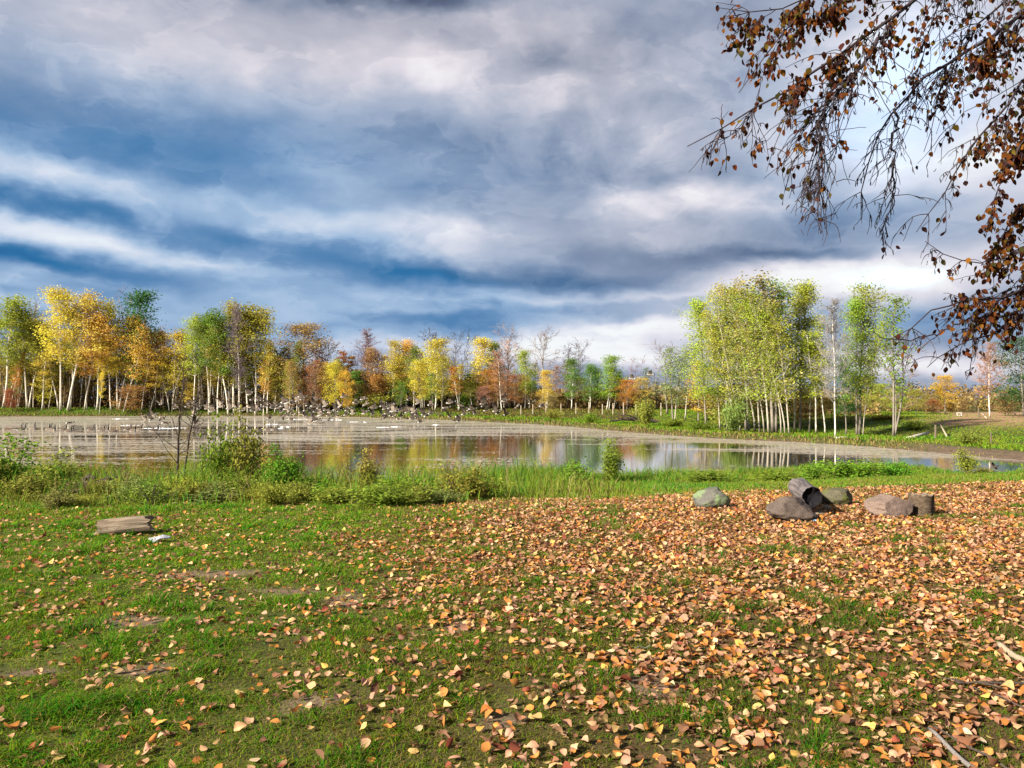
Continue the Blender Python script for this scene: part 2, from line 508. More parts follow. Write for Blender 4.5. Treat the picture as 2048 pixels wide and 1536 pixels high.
# ground sheet
nx, ny = len(gxv), len(gyv)
idx = np.arange(nx * ny).reshape(ny, nx)
quads = np.stack([idx[:-1, :-1], idx[:-1, 1:], idx[1:, 1:], idx[1:, :-1]], axis=-1).reshape(-1, 4)
gverts = np.stack([GX.ravel(), GY.ravel(), GZ.ravel()], axis=1)
def ground_mat():
    t = NT('ground_soil')
    p = t.pos()
    reg = t.attr('reg')
    sep = t.n('ShaderNodeSeparateColor'); t.set(sep.inputs[0], reg)
    n1 = t.noise(p, 7.0, 6, 0.6); n2 = t.noise(p, 60.0, 4, 0.6); n3 = t.noise(p, 0.35, 4, 0.55)
    moss_shade = t.ramp(n1, [(0.3, (0.016, 0.024, 0.006)), (0.52, (0.060, 0.078, 0.012)), (0.72, (0.130, 0.125, 0.030))])  # mossy soil; the darkest tone paints in shadow between the grass
    soil = t.ramp(n2, [(0.25, (0.075, 0.048, 0.032)), (0.55, (0.19, 0.125, 0.085)), (0.8, (0.31, 0.215, 0.155))])
    lit = t.ramp(n2, [(0.3, (0.035, 0.028, 0.010)), (0.7, (0.11, 0.065, 0.030))])
    mud = t.ramp(n1, [(0.3, (0.060, 0.042, 0.028)), (0.7, (0.15, 0.105, 0.07))])
    fld = t.ramp(n1, [(0.3, (0.20, 0.115, 0.060)), (0.7, (0.36, 0.23, 0.13))])
    c = t.mix(sep.outputs[1], moss_shade, lit)
    c = t.mix(sep.outputs[0], c, soil)
    c = t.mix(sep.outputs[2], c, mud)
    c = t.mix(t.attr('reg', out='Alpha'), c, fld)
    nb = t.bump(t.math('ADD', t.math('MULTIPLY', n2, 0.5), n1), 0.6, 0.03)
    return t.done(t.bsdf(c, 0.95, 0.1, nb))
gme = mesh_np('ground', gverts, quads.ravel(), np.full(len(quads), 4), ground_mat(), smooth=True)
a = gme.attributes.new('reg', 'FLOAT_COLOR', 'POINT')
rc = np.zeros((nx * ny, 4), dtype=np.float32)
rc[:, 0] = dirt(GX, GY).ravel(); rc[:, 1] = litter(GX, GY).ravel()
mudm = (1 - sstep(0.1, 0.9, np.abs(GS) + (vnoise(GX, GY, 2.0, 61, 2) - 0.5) * 1.0))
mudR = (1 - sstep(0.8, 2.2, GS)) * sstep(.46, .54, GX / np.maximum(GY, 1)) * (GY > 29.5)
rut = np.exp(-((GY - (45 - 0.15 * GX + (vnoise(GX, GY, 4, 71) - 0.5) * 2)) / 0.8) ** 2) * sstep(20, 26, GX) * 0.9
rc[:, 2] = np.clip(np.maximum.reduce([mudm, mudR, rut]), 0, 1).ravel(); rc[:, 3] = field(GX, GY).ravel()
a.data.foreach_set('color', rc.ravel())
ground = obj('ground', gme); tag(ground, kind='structure')

# water
def water_mat():
    t = NT('pond_water')
    p = t.pos()
    def el(cx, cy, rx, ry, rot=0):
        m = t.mapv(p, (rx, ry, 1), (cx, cy, 0), (0, 0, math.radians(rot)), 'TEXTURE')
        mz = t.n('ShaderNodeVectorMath', operation='MULTIPLY'); mz.inputs[1].default_value = (1, 1, 0); t.set(mz.inputs[0], m)
        g = t.n('ShaderNodeTexGradient', gradient_type='SPHERICAL'); t.set(g.inputs[0], mz.outputs[0])
        return g.outputs['Fac']
    # open water patches in the floating weed
    o = None
    for args, amp in (((6.2, 34, 7.5, 13), 0.85), ((1.0, 46, 9, 14), 0.5), ((-6, 40, 10, 18), 0.42), ((17.6, 30.0, 7.0, 3.6), 2.3), ((13.5, 34.0, 8, 5.0, -20), 0.9), ((-16, 33, 14, 16), 0.22), ((-24, 60, 9, 14), 0.2),
                      ((-8, 29, 6, 9), 0.45), ((-30, 50, 40, 40), 0.12), ((-12, 26, 14, 6), 0.2), ((11, 44, 4.5, 3.5, -20), 1.0), ((-26, 70, 26, 10), 0.3)):
        g = t.math('MULTIPLY', el(*args), amp)
        o = g if o is None else t.math('ADD', o, g)
    st = t.mapv(p, (0.25, 1.0, 1.0))
    n1 = t.noise(st, 0.42, 7, 0.68, 0.8)
    n2 = t.noise(t.mapv(p, (1.0, 0.7, 1)), 4.0, 4, 0.75)
    cov = t.math('ADD', t.math('MULTIPLY', t.math('SUBTRACT', n1, 0.5), 2.1), t.math('MULTIPLY', t.math('SUBTRACT', n2, 0.5), 1.9))
    opn = t.math('ADD', t.math('ADD', o, cov), 0.04)
    mask = t.n('ShaderNodeMapRange', interpolation_type='SMOOTHSTEP')
    t.set(mask.inputs['Value'], opn); mask.inputs['From Min'].default_value = 0.14; mask.inputs['From Max'].default_value = 0.30
    wv = t.bump(t.noise(t.mapv(p, (1.0, 2.5, 1)), 1.6, 3, 0.5), 0.035, 0.05)
    wat = t.bsdf((0.020, 0.018, 0.010), 0.06, 0.5, wv, IOR=1.5)
    gl = t.n('ShaderNodeBsdfGlossy'); gl.inputs['Roughness'].default_value = 0.05; t.set(gl.inputs['Normal'], wv); gl.inputs['Color'].default_value = (0.95, 0.95, 0.95, 1)
    wmix = t.n('ShaderNodeMixShader'); wmix.inputs[0].default_value = 0.55; t.t.links.new(wat, wmix.inputs[1]); t.t.links.new(gl.outputs[0], wmix.inputs[2]); wat = wmix.outputs[0]
    n4 = t.noise(t.mapv(p, (1.0, 0.45, 1.0)), 5.0, 5, 0.75); n5 = t.noise(st, 0.16, 4, 0.6)
    sc1 = t.ramp(n4, [(0.30, (0.10, 0.085, 0.062)), (0.47, (0.28, 0.25, 0.20)), (0.66, (0.46, 0.425, 0.36))])
    sc2 = t.ramp(n4, [(0.3, (0.10, 0.076, 0.054)), (0.5, (0.27, 0.225, 0.17)), (0.7, (0.42, 0.365, 0.29))])
    scum = t.mix(t.math('GREATER_THAN', n5, 0.5), sc1, sc2) if False else t.mix(t.ramp(n5, [(0.4, 0.0), (0.62, 1.0)]), sc1, sc2)
    sb = t.bump(n4, 0.25, 0.02)
    # floating weed is wet: matt body with a thin film that still mirrors at grazing angles
    weed = t.bsdf(scum, 0.8, 0.1, sb)
    film = t.n('ShaderNodeBsdfGlossy'); film.inputs['Roughness'].default_value = 0.06
    film.inputs['Color'].default_value = (0.9, 0.9, 0.9, 1)
    t.set(film.inputs['Normal'], t.bump(n4, 0.03, 0.01))
    ml = t.n('ShaderNodeMixShader'); ml.inputs[0].default_value = 0.24
    t.t.links.new(weed, ml.inputs[1]); t.t.links.new(film.outputs[0], ml.inputs[2])
    m = t.n('ShaderNodeMixShader'); t.set(m.inputs[0], mask.outputs[0])
    t.t.links.new(ml.outputs[0], m.inputs[1]); t.t.links.new(wat, m.inputs[2])
    return t.done(m.outputs[0])
wx0, wx1, wy0, wy1 = -115, 26, 18, 124
wv_ = []; 
gxw = np.linspace(wx0, wx1, 8); gyw = np.linspace(wy0, wy1, 8)
WX, WY = np.meshgrid(gxw, gyw); ii = np.arange(64).reshape(8, 8)
wq = np.stack([ii[:-1, :-1], ii[:-1, 1:], ii[1:, 1:], ii[1:, :-1]], -1).reshape(-1, 4)
water = obj('pond_water', mesh_np('pond_water', np.stack([WX.ravel(), WY.ravel(), np.zeros(64)], 1), wq.ravel(), np.full(len(wq), 4), water_mat()))
tag(water, kind='structure')

# ------------------------------------------------------------------ grass
def blade_mat(name, trans=0.35):
    t = NT(name)
    return t.done(t.leafy(t.attr('col'), trans))
M_GRASS = blade_mat('grass_blade')
def blades(name, x, y, z, h, w, lean, col, rng, mat=None):
    """each blade: a bent tapering strip of two faces (quad and tip)"""
    n = len(x)
    az = rng.uniform(0, 2 * np.pi, n); fac = rng.uniform(0, 2 * np.pi, n)
    bx, by = np.cos(az) * lean * h, np.sin(az) * lean * h
    wx_, wy_ = np.cos(fac) * w / 2, np.sin(fac) * w / 2
    v = np.zeros((n, 5, 3), dtype=np.float32)
    v[:, 0] = np.stack([x - wx_, y - wy_, z], 1); v[:, 1] = np.stack([x + wx_, y + wy_, z], 1)
    mxx, myy, mz = x + bx * 0.35, y + by * 0.35, z + h * 0.62
    v[:, 2] = np.stack([mxx + wx_ * .8, myy + wy_ * .8, mz], 1); v[:, 3] = np.stack([mxx - wx_ * .8, myy - wy_ * .8, mz], 1)
    v[:, 4] = np.stack([x + bx, y + by, z + h * (1 - 0.25 * np.minimum(lean, 1.2))], 1)
    base = (np.arange(n) * 5)[:, None]
    l = np.concatenate([base + np.array([0, 1, 2, 3]), base + np.array([3, 2, 4])], 1)
    sizes = np.tile([4, 3], n)
    return mesh_np(name, v.reshape(-1, 3), l.ravel(), sizes, mat or M_GRASS, fcol=np.repeat(col, 2, axis=0))
def palette(t, stops):
    t = np.clip(t, 0, 1); xs = [s for s, _ in stops]
    return np.stack([np.interp(t, xs, [c[k] for _, c in stops]) for k in range(3)], 1)

R = np.random.default_rng(11)
def wedge(n, d0, d1, half=0.72, extra=0.8, power=1.0):
    """points in the ground wedge in front of the camera"""
    u = R.uniform(0, 1, n)
    d = d0 + (d1 - d0) * u ** power
    x = R.uniform(-1, 1, n) * (half * d + extra)
    return x, d

# mown lawn
N1 = 760000
x, y = wedge(N1, 2.0, 14.5, 0.70, 2.6, 1.45)
dm = dirt(x, y); lm = litter(x, y); tuft = vnoise(x, y, 0.22, 5, 3); big = vnoise(x, y, 1.1, 6, 3)
thin = vnoise(x, y, 0.7, 15, 3)
keep = (R.uniform(0, 1, N1) > dm * 0.96) & (R.uniform(0, 1, N1) > lm * 0.18) & (R.uniform(0, 1, N1) < 0.35 + 1.5 * sstep(0.25, 0.6, 0.5 * tuft + 0.5 * thin))
x, y, lm, tuft, big, thin = (q[keep] for q in (x, y, lm, tuft, big, thin))
z, s = terrain_full(x, y)
n = len(x)
h = (0.016 + 0.042 * np.clip((tuft - 0.35) * 1.8, 0.05, 1) + 0.05 * sstep(0.60, 0.75, 0.6 * tuft + 0.4 * big)) * R.uniform(0.6, 1.3, n)
w = 0.0024 + 0.0007 * y
lean = R.uniform(0.4, 2.2, n)
tone = np.clip(0.5 * big + 0.5 * tuft + R.normal(0, 0.22, n), 0, 1)
c = palette(tone, [(0, (0.150, 0.120, 0.028)), (0.24, (0.185, 0.200, 0.018)), (0.46, (0.175, 0.255, 0.013)), (0.66, (0.095, 0.245, 0.012)), (1, (0.030, 0.205, 0.016))])
dry = R.uniform(0, 1, n) < (0.10 + 0.22 * lm)
c[dry] = palette(R.uniform(0, 1, dry.sum()), [(0, (0.20, 0.13, 0.055)), (1, (0.33, 0.25, 0.10))])
c = c * ((0.95 - 0.32 * lm) * R.uniform(0.7, 1.12, n) * (1 + 0.28 * sstep(4.5, 8.5, y)))[:, None] * np.array([1.06, 1.0, 1.0])
lawn = obj('lawn_grass', blades('lawn_grass', x, y, z - 0.004, h, w, lean, c, R)); tag(lawn, 'short green mown grass of the lawn, worn thin in places', 'grass', kind='stuff')

# rough bank grass down to the water
N2 = 330000
x, y = wedge(N2, 9.6, 30.5, 0.74, 3.0, 0.82)
z, s = terrain_full(x, y)
nz = vnoise(x, y, 1.3, 8, 3); n2_ = vnoise(x, y, 0.5, 18, 2)
right = sstep(-0.5, 4, x)
edge = (1 - sstep(1.2, 4.0, s)) * (1 - 0.7 * sstep(.50, .56, x / y))    # tall fringe at the water
ok = (s > -0.25) & (s < 11.8 - 1.5 * nz + right * 1.0) & (R.uniform(0, 1, N2) > litter(x, y) * 0.75)
x, y, z, s, nz, n2_, right, edge = (q[ok] for q in (x, y, z, s, nz, n2_, right, edge))
n = len(x)
stalk = (1 - right) * (R.uniform(0, 1, n) < 0.10) * (1 - sstep(8.5, 10.5, s)) * 0.45
hh = (stalk + 0.06 + 0.30 * edge * (0.5 + nz) + (1 - right) * 0.26 * (1 - sstep(7.0, 10.2, s)) * (0.4 + nz) + right * 0.10 * nz * (1 - sstep(7, 11, s))) * R.uniform(0.5, 1.25, n)
w = 0.006 + 0.0006 * y
lean = R.uniform(0.15, 0.9, n)
tone = np.clip(0.55 * nz + 0.45 * n2_ + R.normal(0, 0.14, n) + 0.05 * edge - 0.04, 0, 1)
c = palette(tone, [(0, (0.19, 0.15, 0.045)), (0.25, (0.19, 0.20, 0.030)), (0.48, (0.17, 0.24, 0.022)), (0.66, (0.085, 0.225, 0.020)), (1, (0.022, 0.17, 0.030))])
dry = R.uniform(0, 1, n) < 0.09
c[dry] = palette(R.uniform(0, 1, dry.sum()), [(0, (0.22, 0.15, 0.06)), (1, (0.38, 0.30, 0.13))])
bank = obj('bank_grass', blades('bank_grass', x, y, z - 0.01, hh, w, lean, c, R)); tag(bank, 'rough green grass on the bank sloping down to the pond', 'grass', kind='stuff')

# far shore grass (strip along the far bank and the field on the right)
N3 = 240000
u = R.uniform(0, 1, N3)
y = 30 + 105 * u ** 1.5
x = R.uniform(-0.72, 0.72, N3) * y
z, s = terrain_full(x, y)
nz = vnoise(x, y, 3.5, 28, 3); n2_ = vnoise(x, y, 1.0, 29, 2)
fl = field(x, y)
mudR = (1 - sstep(1.2, 2.4, s + (n2_ - .5))) * sstep(.47, .54, x / y)
rut = np.exp(-((y - (45 - 0.15 * x + (vnoise(x, y, 4, 71) - 0.5) * 2)) / 0.9) ** 2) * sstep(20, 26, x)
ok = (s > 0.05) & (s < 40) & (y > 29.8) & (R.uniform(0, 1, N3) > fl * 0.93) & (R.uniform(0, 1, N3) > mudR * 0.97) & (R.uniform(0, 1, N3) > rut * .95)
x, y, z, s, nz, n2_ = (q[ok] for q in (x, y, z, s, nz, n2_))
n = len(x)
hh = (0.10 + 0.35 * np.clip(nz - 0.2, 0, 1) * (1 - sstep(2, 10, s)) + 0.10 * sstep(60, 110, y)) * R.uniform(0.5, 1.3, n)
w = 0.010 + 0.0011 * y
tone = np.clip(0.55 * nz + 0.45 * n2_ + R.normal(0, 0.13, n), 0, 1)
c = palette(tone, [(0, (0.16, 0.12, 0.04)), (0.3, (0.20, 0.20, 0.03)), (0.5, (0.17, 0.25, 0.02)), (0.7, (0.11, 0.25, 0.018)), (1, (0.04, 0.15, 0.02))])
fringe = (s < 1.4) & (R.uniform(0, 1, n) < 0.75)
c[fringe] = palette(R.uniform(0, 1, fringe.sum()), [(0, (0.14, 0.09, 0.04)), (0.6, (0.30, 0.21, 0.09)), (1, (0.25, 0.24, 0.06))])
woods = (y > 60) & (s > 7) & (x < 0.16 * y) & (R.uniform(0, 1, n) < 0.75)
c[woods] = palette(R.uniform(0, 1, woods.sum()), [(0, (0.09, 0.055, 0.02)), (1, (0.20, 0.14, 0.05))])
fg = obj('far_shore_grass', blades('far_shore_grass', x, y, z - 0.02, hh, w, R.uniform(0.2, 0.9, n), c, R)); tag(fg, 'bright green and straw coloured grass along the far bank', 'grass', kind='stuff')
# ------------------------------------------------------------------ tree materials
def crown_mat():
    t = NT('crown_leaves')
    oi = t.n('ShaderNodeObjectInfo')
    v = t.attr('v', out='Fac')
    hs = t.n('ShaderNodeHueSaturation')
    t.set(hs.inputs['Color'], oi.outputs['Color'])
    t.set(hs.inputs['Hue'], t.math('MULTIPLY_ADD', v, 0.05, 0.477))
    t.set(hs.inputs['Value'], t.math('MULTIPLY_ADD', v, 0.72, 0.60))
    return t.done(t.leafy(hs.outputs[0], 0.38))
M_CROWN = crown_mat()
def bark_mat(name, light, dark, mark=0.0, scale=1.0):
    t = NT(name)
    o = t.coord()
    n1 = t.noise(t.mapv(o, (6 * scale, 6 * scale, 2 * scale)), 2.0, 4, 0.6)
    c = t.mix(n1, dark, light)
    if mark > 0:
        n2 = t.noise(t.mapv(o, (1.2 * scale, 1.2 * scale, 9 * scale)), 1.5, 3, 0.6)
        c = t.mix(t.ramp(n2, [(0.62 - mark * .08, 0.0), (0.68 - mark * .08, 1.0)]), c, (0.035, 0.028, 0.022))
    return t.done(t.bsdf(c, 0.85, 0.15, t.bump(n1, 0.4, 0.02)))
M_BIRCH = bark_mat('birch_bark', (0.86, 0.80, 0.68), (0.50, 0.44, 0.34), 0.6)
M_GREY = bark_mat('grey_bark', (0.30, 0.26, 0.21), (0.10, 0.085, 0.065))
M_PALE = bark_mat('pale_bark', (0.52, 0.47, 0.38), (0.24, 0.20, 0.15), 0.3)
M_DARK = bark_mat('dark_bark', (0.09, 0.065, 0.05), (0.03, 0.022, 0.018))
def twig_mat():
    t = NT('bare_twigs')
    oi = t.n('ShaderNodeObjectInfo')
    return t.done(t.bsdf(oi.outputs['Color'], 0.9, 0.1))
M_TWIG = twig_mat()

# ------------------------------------------------------------------ tree builder
def leaf_cards(P_, size, rng, upbias=0.3, val=None):
    """one small diamond-shaped leaf per point"""
    n = len(P_)
    nrm = rng.normal(0, 1, (n, 3)); nrm[:, 2] = np.abs(nrm[:, 2]) * (1 + upbias)
    nrm /= np.linalg.norm(nrm, axis=1, keepdims=True)
    t = rng.normal(0, 1, (n, 3)); u = np.cross(nrm, t); u /= np.linalg.norm(u, axis=1, keepdims=True) + 1e-9
    w = np.cross(nrm, u)
    sz = (size * rng.uniform(0.6, 1.35, n))[:, None]
    v = np.stack([P_ - u * sz * .55, P_ + w * sz * .40 + nrm * sz * 0.1, P_ + u * sz * .60, P_ - w * sz * .40 + nrm * sz * 0.1], 1).reshape(-1, 3)
    l = np.arange(n * 4); s = np.full(n, 4)
    return v, l, s, (val if val is not None else rng.uniform(0, 1, n))

ENV = {
    'birch': lambda t: 0.35 + 0.75 * np.sin(np.pi * np.clip(0.12 + t * 0.83, 0, 1)) * (1 - 0.35 * t),
    'poplar': lambda t: 0.55 + 0.5 * np.sin(np.pi * np.clip(0.1 + t * 0.8, 0, 1)) - 0.25 * t,
    'round': lambda t: np.sqrt(np.clip(1 - (2 * t - 0.9) ** 2 / 1.25, 0.05, 1)),
    'cone': lambda t: 1.08 - t * 0.95,
    'fan': lambda t: 0.5 + 0.5 * t,
}
def gen_tree(seed, H=10.0, r=0.09, lo=0.35, env='birch', nb=34, bl=0.20, up=50, nleaf=2600, ls=0.15, spread=0.28, curve=0.0, wig=0.02, bare=False, fork=0, tiers=False, subn=4, clump=0.5, dens_top=1.0):
    """returns (trunk MB, crown arrays) for a tree of height H with its foot at the origin"""
    rng = np.random.default_rng(seed); e = ENV[env]
    mb = MB(); tw = MB()
    anchors = []; aw = []; av = []
    def trunk_pts(curv, az, w0, top=1.0, n=13):
        t = np.linspace(0, 1, n)
        ph = rng.uniform(0, 6.28, 4)
        off = curv * H * (t ** 1.6)
        wx = w0 * H * (np.sin(t * 5 + ph[0]) * .5 + np.sin(t * 11 + ph[1]) * .22) * t
        wy = w0 * H * (np.sin(t * 5 + ph[2]) * .5 + np.sin(t * 11 + ph[3]) * .22) * t
        return np.stack([off * math.cos(az) + wx, off * math.sin(az) + wy, t * H * top], 1)
    stems = [(trunk_pts(curve, 0.0, wig), r, lo)]
    for k in range(fork):
        az = rng.uniform(0, 6.28)
        stems.append((trunk_pts(rng.uniform(0.10, 0.2), az, wig, rng.uniform(0.75, 0.95)), r * 0.8, lo))
    for pts, rr, lo_ in stems:
        n = len(pts); tt = np.linspace(0, 1, n)
        rad = rr * (1 - 0.9 * tt) + 0.008; rad[0] *= 1.35
        mb.tube(pts, rad, 7)
        k_n = max(4, int(nb / len(stems)))
        for i in range(k_n):
            q = lo_ + (0.985 - lo_) * ((i + rng.uniform(0, 1)) / k_n) ** 0.9
            if tiers: q = lo_ + (0.97 - lo_) * (math.floor(i / 5) / max(1, k_n // 5)) + rng.uniform(0, .012)
            p0 = np.array([np.interp(q, tt, pts[:, j]) for j in range(3)])
            f = (q - lo_) / (1 - lo_)
            L = bl * H * float(e(f)) * rng.uniform(0.6, 1.15)
            az = i * 2.39996 + rng.uniform(-.5, .5)
            el = math.radians(up + (25 * f if not tiers else 0) + rng.uniform(-12, 12))
            d = np.array([math.cos(az) * math.cos(el), math.sin(az) * math.cos(el), math.sin(el)])
            m = 5; bp = [p0]; dd = d.copy()
            for j in range(m - 1):
                dd = dd + rng.normal(0, .13, 3) + np.array([0, 0, -0.05 if not bare else 0.04]); dd /= np.linalg.norm(dd)
                bp.append(bp[-1] + dd * L / (m - 1))
            bp = np.array(bp)
            rb = (rr * (1 - 0.9 * q)) * 0.45 + 0.004
            (tw if (bare and rb < 0.03) else mb).tube(bp, np.linspace(rb, 0.006, m), 4, cap=False)
            cv = rng.uniform(0, 1)
            dens = rng.uniform(1 - clump, 1 + clump) * (dens_top if f > 0.75 else 1.0)
            for j in range(subn):
                s_ = rng.uniform(0.3, 1.0); k0 = s_ * (m - 1); a0 = int(min(k0, m - 2)); ps = bp[a0] + (bp[a0 + 1] - bp[a0]) * (k0 - a0)
                ds = dd * 0.6 + rng.normal(0, .55, 3) + np.array([0, 0, 0.15]); ds /= np.linalg.norm(ds)
                Ls = L * rng.uniform(0.25, 0.5)
                mid = ps + ds * Ls * .5 + rng.normal(0, .04 * L, 3); end = ps + ds * Ls
                if bare:
                    tw.tube([ps, mid, end], [0.017, 0.013, 0.008], 3, cap=False)
                    for q2 in range(3):
                        s0 = ps + (end - ps) * rng.uniform(.25, 1); d2 = ds + rng.normal(0, .5, 3) + np.array([0, 0, .2]); d2 /= np.linalg.norm(d2)
                        e2 = s0 + d2 * Ls * rng.uniform(.4, .8)
                        tw.tube([s0, (s0 + e2) / 2 + rng.normal(0, .03 * L, 3), e2], [0.010, 0.008, 0.005], 3, cap=False)
                elif j < 2:
                    mb.tube([ps, mid, end], [0.011, 0.008, 0.004], 3, cap=False)
                for g in (0.45, 0.75, 1.0):
                    anchors.append(ps + (end - ps) * g); aw.append(dens); av.append(cv)
            anchors.append(bp[-1]); aw.append(dens * 1.5); av.append(cv)
            anchors.append(bp[-2]); aw.append(dens); av.append(cv)
        anchors.append(pts[-1]); aw.append(2.0 * dens_top); av.append(.6)
    crown = None
    if not bare:
        A = np.array(anchors); wgt = np.array(aw); wgt /= wgt.sum()
        k = rng.choice(len(A), nleaf, p=wgt)
        P_ = A[k] + rng.normal(0, spread, (nleaf, 3)) * np.array([1, 1, 0.75])
        P_[:, 2] = np.maximum(P_[:, 2], 0.25)
        val = np.clip(0.45 * np.array(av)[k] + 0.55 * rng.uniform(0, 1, nleaf), 0, 1)
        crown = leaf_cards(P_, ls, rng, 0.3, val)
    elif tw.n:
        crown = tw
    return mb, crown

PROTO = {}
def proto(key, bark, **kw):
    mb, crown = gen_tree(**kw)
    tm = mb.mesh('trunk', bark, smooth=True)
    if isinstance(crown, MB):
        cm = crown.mesh('crown', M_TWIG)
    else:
        v, l, s, val = crown
        cm = mesh_np('crown', v, l, s, M_CROWN, fval=val)
    ext = np.percentile(np.array([p.co[0] for p in cm.vertices]), [4, 96])
    PROTO.setdefault(key, []).append((tm, cm, kw.get('H', 10.0), max(0.5, float(ext[1] - ext[0]))))
for k in range(5):
    proto('birch', M_BIRCH, seed=100 + k, r=0.056, lo=0.36 + 0.05 * (k % 3), nb=36, bl=0.17, up=50, nleaf=5600, ls=0.11, spread=0.27, curve=[0.02, 0.07, 0.11, 0.05, 0.0][k], wig=0.03)
for k in range(3):
    proto('slim', M_BIRCH, seed=150 + k, r=0.042, lo=0.33, nb=24, bl=0.12, up=55, nleaf=2600, ls=0.105, spread=0.20, curve=[0.05, 0.12, 0.09][k], wig=0.03)
for k in range(3):
    proto('grove', M_PALE, seed=200 + k, r=0.044, lo=0.22, nb=50, bl=0.16, up=58, nleaf=4300, ls=0.085, spread=0.22, curve=[0.14, 0.2, 0.08][k], wig=0.035, dens_top=0.6)
for k in range(2):
    proto('aspen', M_GREY, seed=230 + k, r=0.062, lo=0.22, env='poplar', nb=48, bl=0.17, up=50, nleaf=7600, ls=0.088, spread=0.24, curve=0.03, wig=0.02, clump=0.8)
for k in range(3):
    proto('poplar', M_BIRCH, seed=250 + k, r=0.06, lo=0.18, env='poplar', nb=46, bl=0.17, up=45, nleaf=6500, ls=0.115, spread=0.30, curve=0.03, wig=0.02, clump=0.7)
for k in range(3):
    proto('maple', M_GREY, seed=300 + k, r=0.085, lo=0.16, env='round', nb=52, bl=0.27, up=32, nleaf=7500, ls=0.125, spread=0.32, wig=0.02, clump=0.7)
for k in range(2):
    proto('tier', M_DARK, seed=330 + k, r=0.065, lo=0.10, env='cone', nb=60, bl=0.22, up=5, nleaf=3000, ls=0.17, spread=0.16, wig=0.01, tiers=True)
for k in range(3):
    proto('bare', M_GREY, seed=360 + k, r=0.07, lo=0.28, env='fan' if k != 1 else 'birch', nb=30, bl=0.24, up=42, bare=True, subn=6, wig=0.03, fork=0 if k < 2 else 1)
for k in range(2):
    proto('ghost', M_BIRCH, seed=390 + k, r=0.042, lo=0.24, env='birch', nb=60, bl=0.17, up=50, bare=True, subn=7, wig=0.02, fork=0)
for k in range(2):
    proto('thin', M_GREY, seed=420 + k, r=0.06, lo=0.25, env='poplar', nb=40, bl=0.16, up=50, nleaf=1500, ls=0.13, spread=0.25, wig=0.02, subn=4, clump=0.9)
for k in range(3):
    proto('bush', M_DARK, seed=440 + k, r=0.07, lo=0.06, env='round', nb=44, bl=0.42, up=40, nleaf=2600, ls=0.30, spread=0.55, wig=0.03, clump=0.7)

CO = {'yellow': (0.68, 0.52, 0.075), 'orange yellow': (0.72, 0.45, 0.10), 'yellow green': (0.41, 0.43, 0.055), 'olive': (0.33, 0.31, 0.05), 'light green': (0.30, 0.38, 0.045),
      'green': (0.17, 0.26, 0.035), 'dark green': (0.065, 0.16, 0.035), 'orange': (0.56, 0.25, 0.05), 'red': (0.36, 0.14, 0.06), 'rust red': (0.40, 0.23, 0.075), 'brown': (0.36, 0.25, 0.10),
      'pale green': (0.30, 0.33, 0.10), 'pinkish': (0.40, 0.20, 0.12), 'grey green': (0.17, 0.19, 0.09), 'golden': (0.58, 0.45, 0.06),
      'purple grey': (0.22, 0.165, 0.165), 'grey brown': (0.20, 0.15, 0.11), 'dark grey': (0.07, 0.055, 0.055)}
KIND = {'birch': 'white-trunked birch', 'slim': 'slender birch', 'grove': 'pale-stemmed poplar', 'aspen': 'aspen', 'poplar': 'poplar', 'maple': 'maple', 'tier': 'tiered tree', 'bare': 'leafless tree', 'ghost': 'leafless birch', 'thin': 'half-bare tree', 'bush': 'bush'}
ORD = ['', 'first', 'second', 'third', 'fourth', 'fifth', 'sixth', 'seventh', 'eighth', 'ninth', 'tenth', 'eleventh', 'twelfth', 'thirteenth', 'fourteenth', 'fifteenth', 'sixteenth', 'seventeenth', 'eighteenth', 'nineteenth', 'twentieth']
TENS = ['twenty', 'thirty', 'forty', 'fifty', 'sixty', 'seventy', 'eighty', 'ninety']
ORD_ = ORD[1:10]
ORD = ORD[:20]
for t_ in TENS: ORD += [t_[:-1] + 'ieth'] + [t_ + '-' + o for o in ORD_]
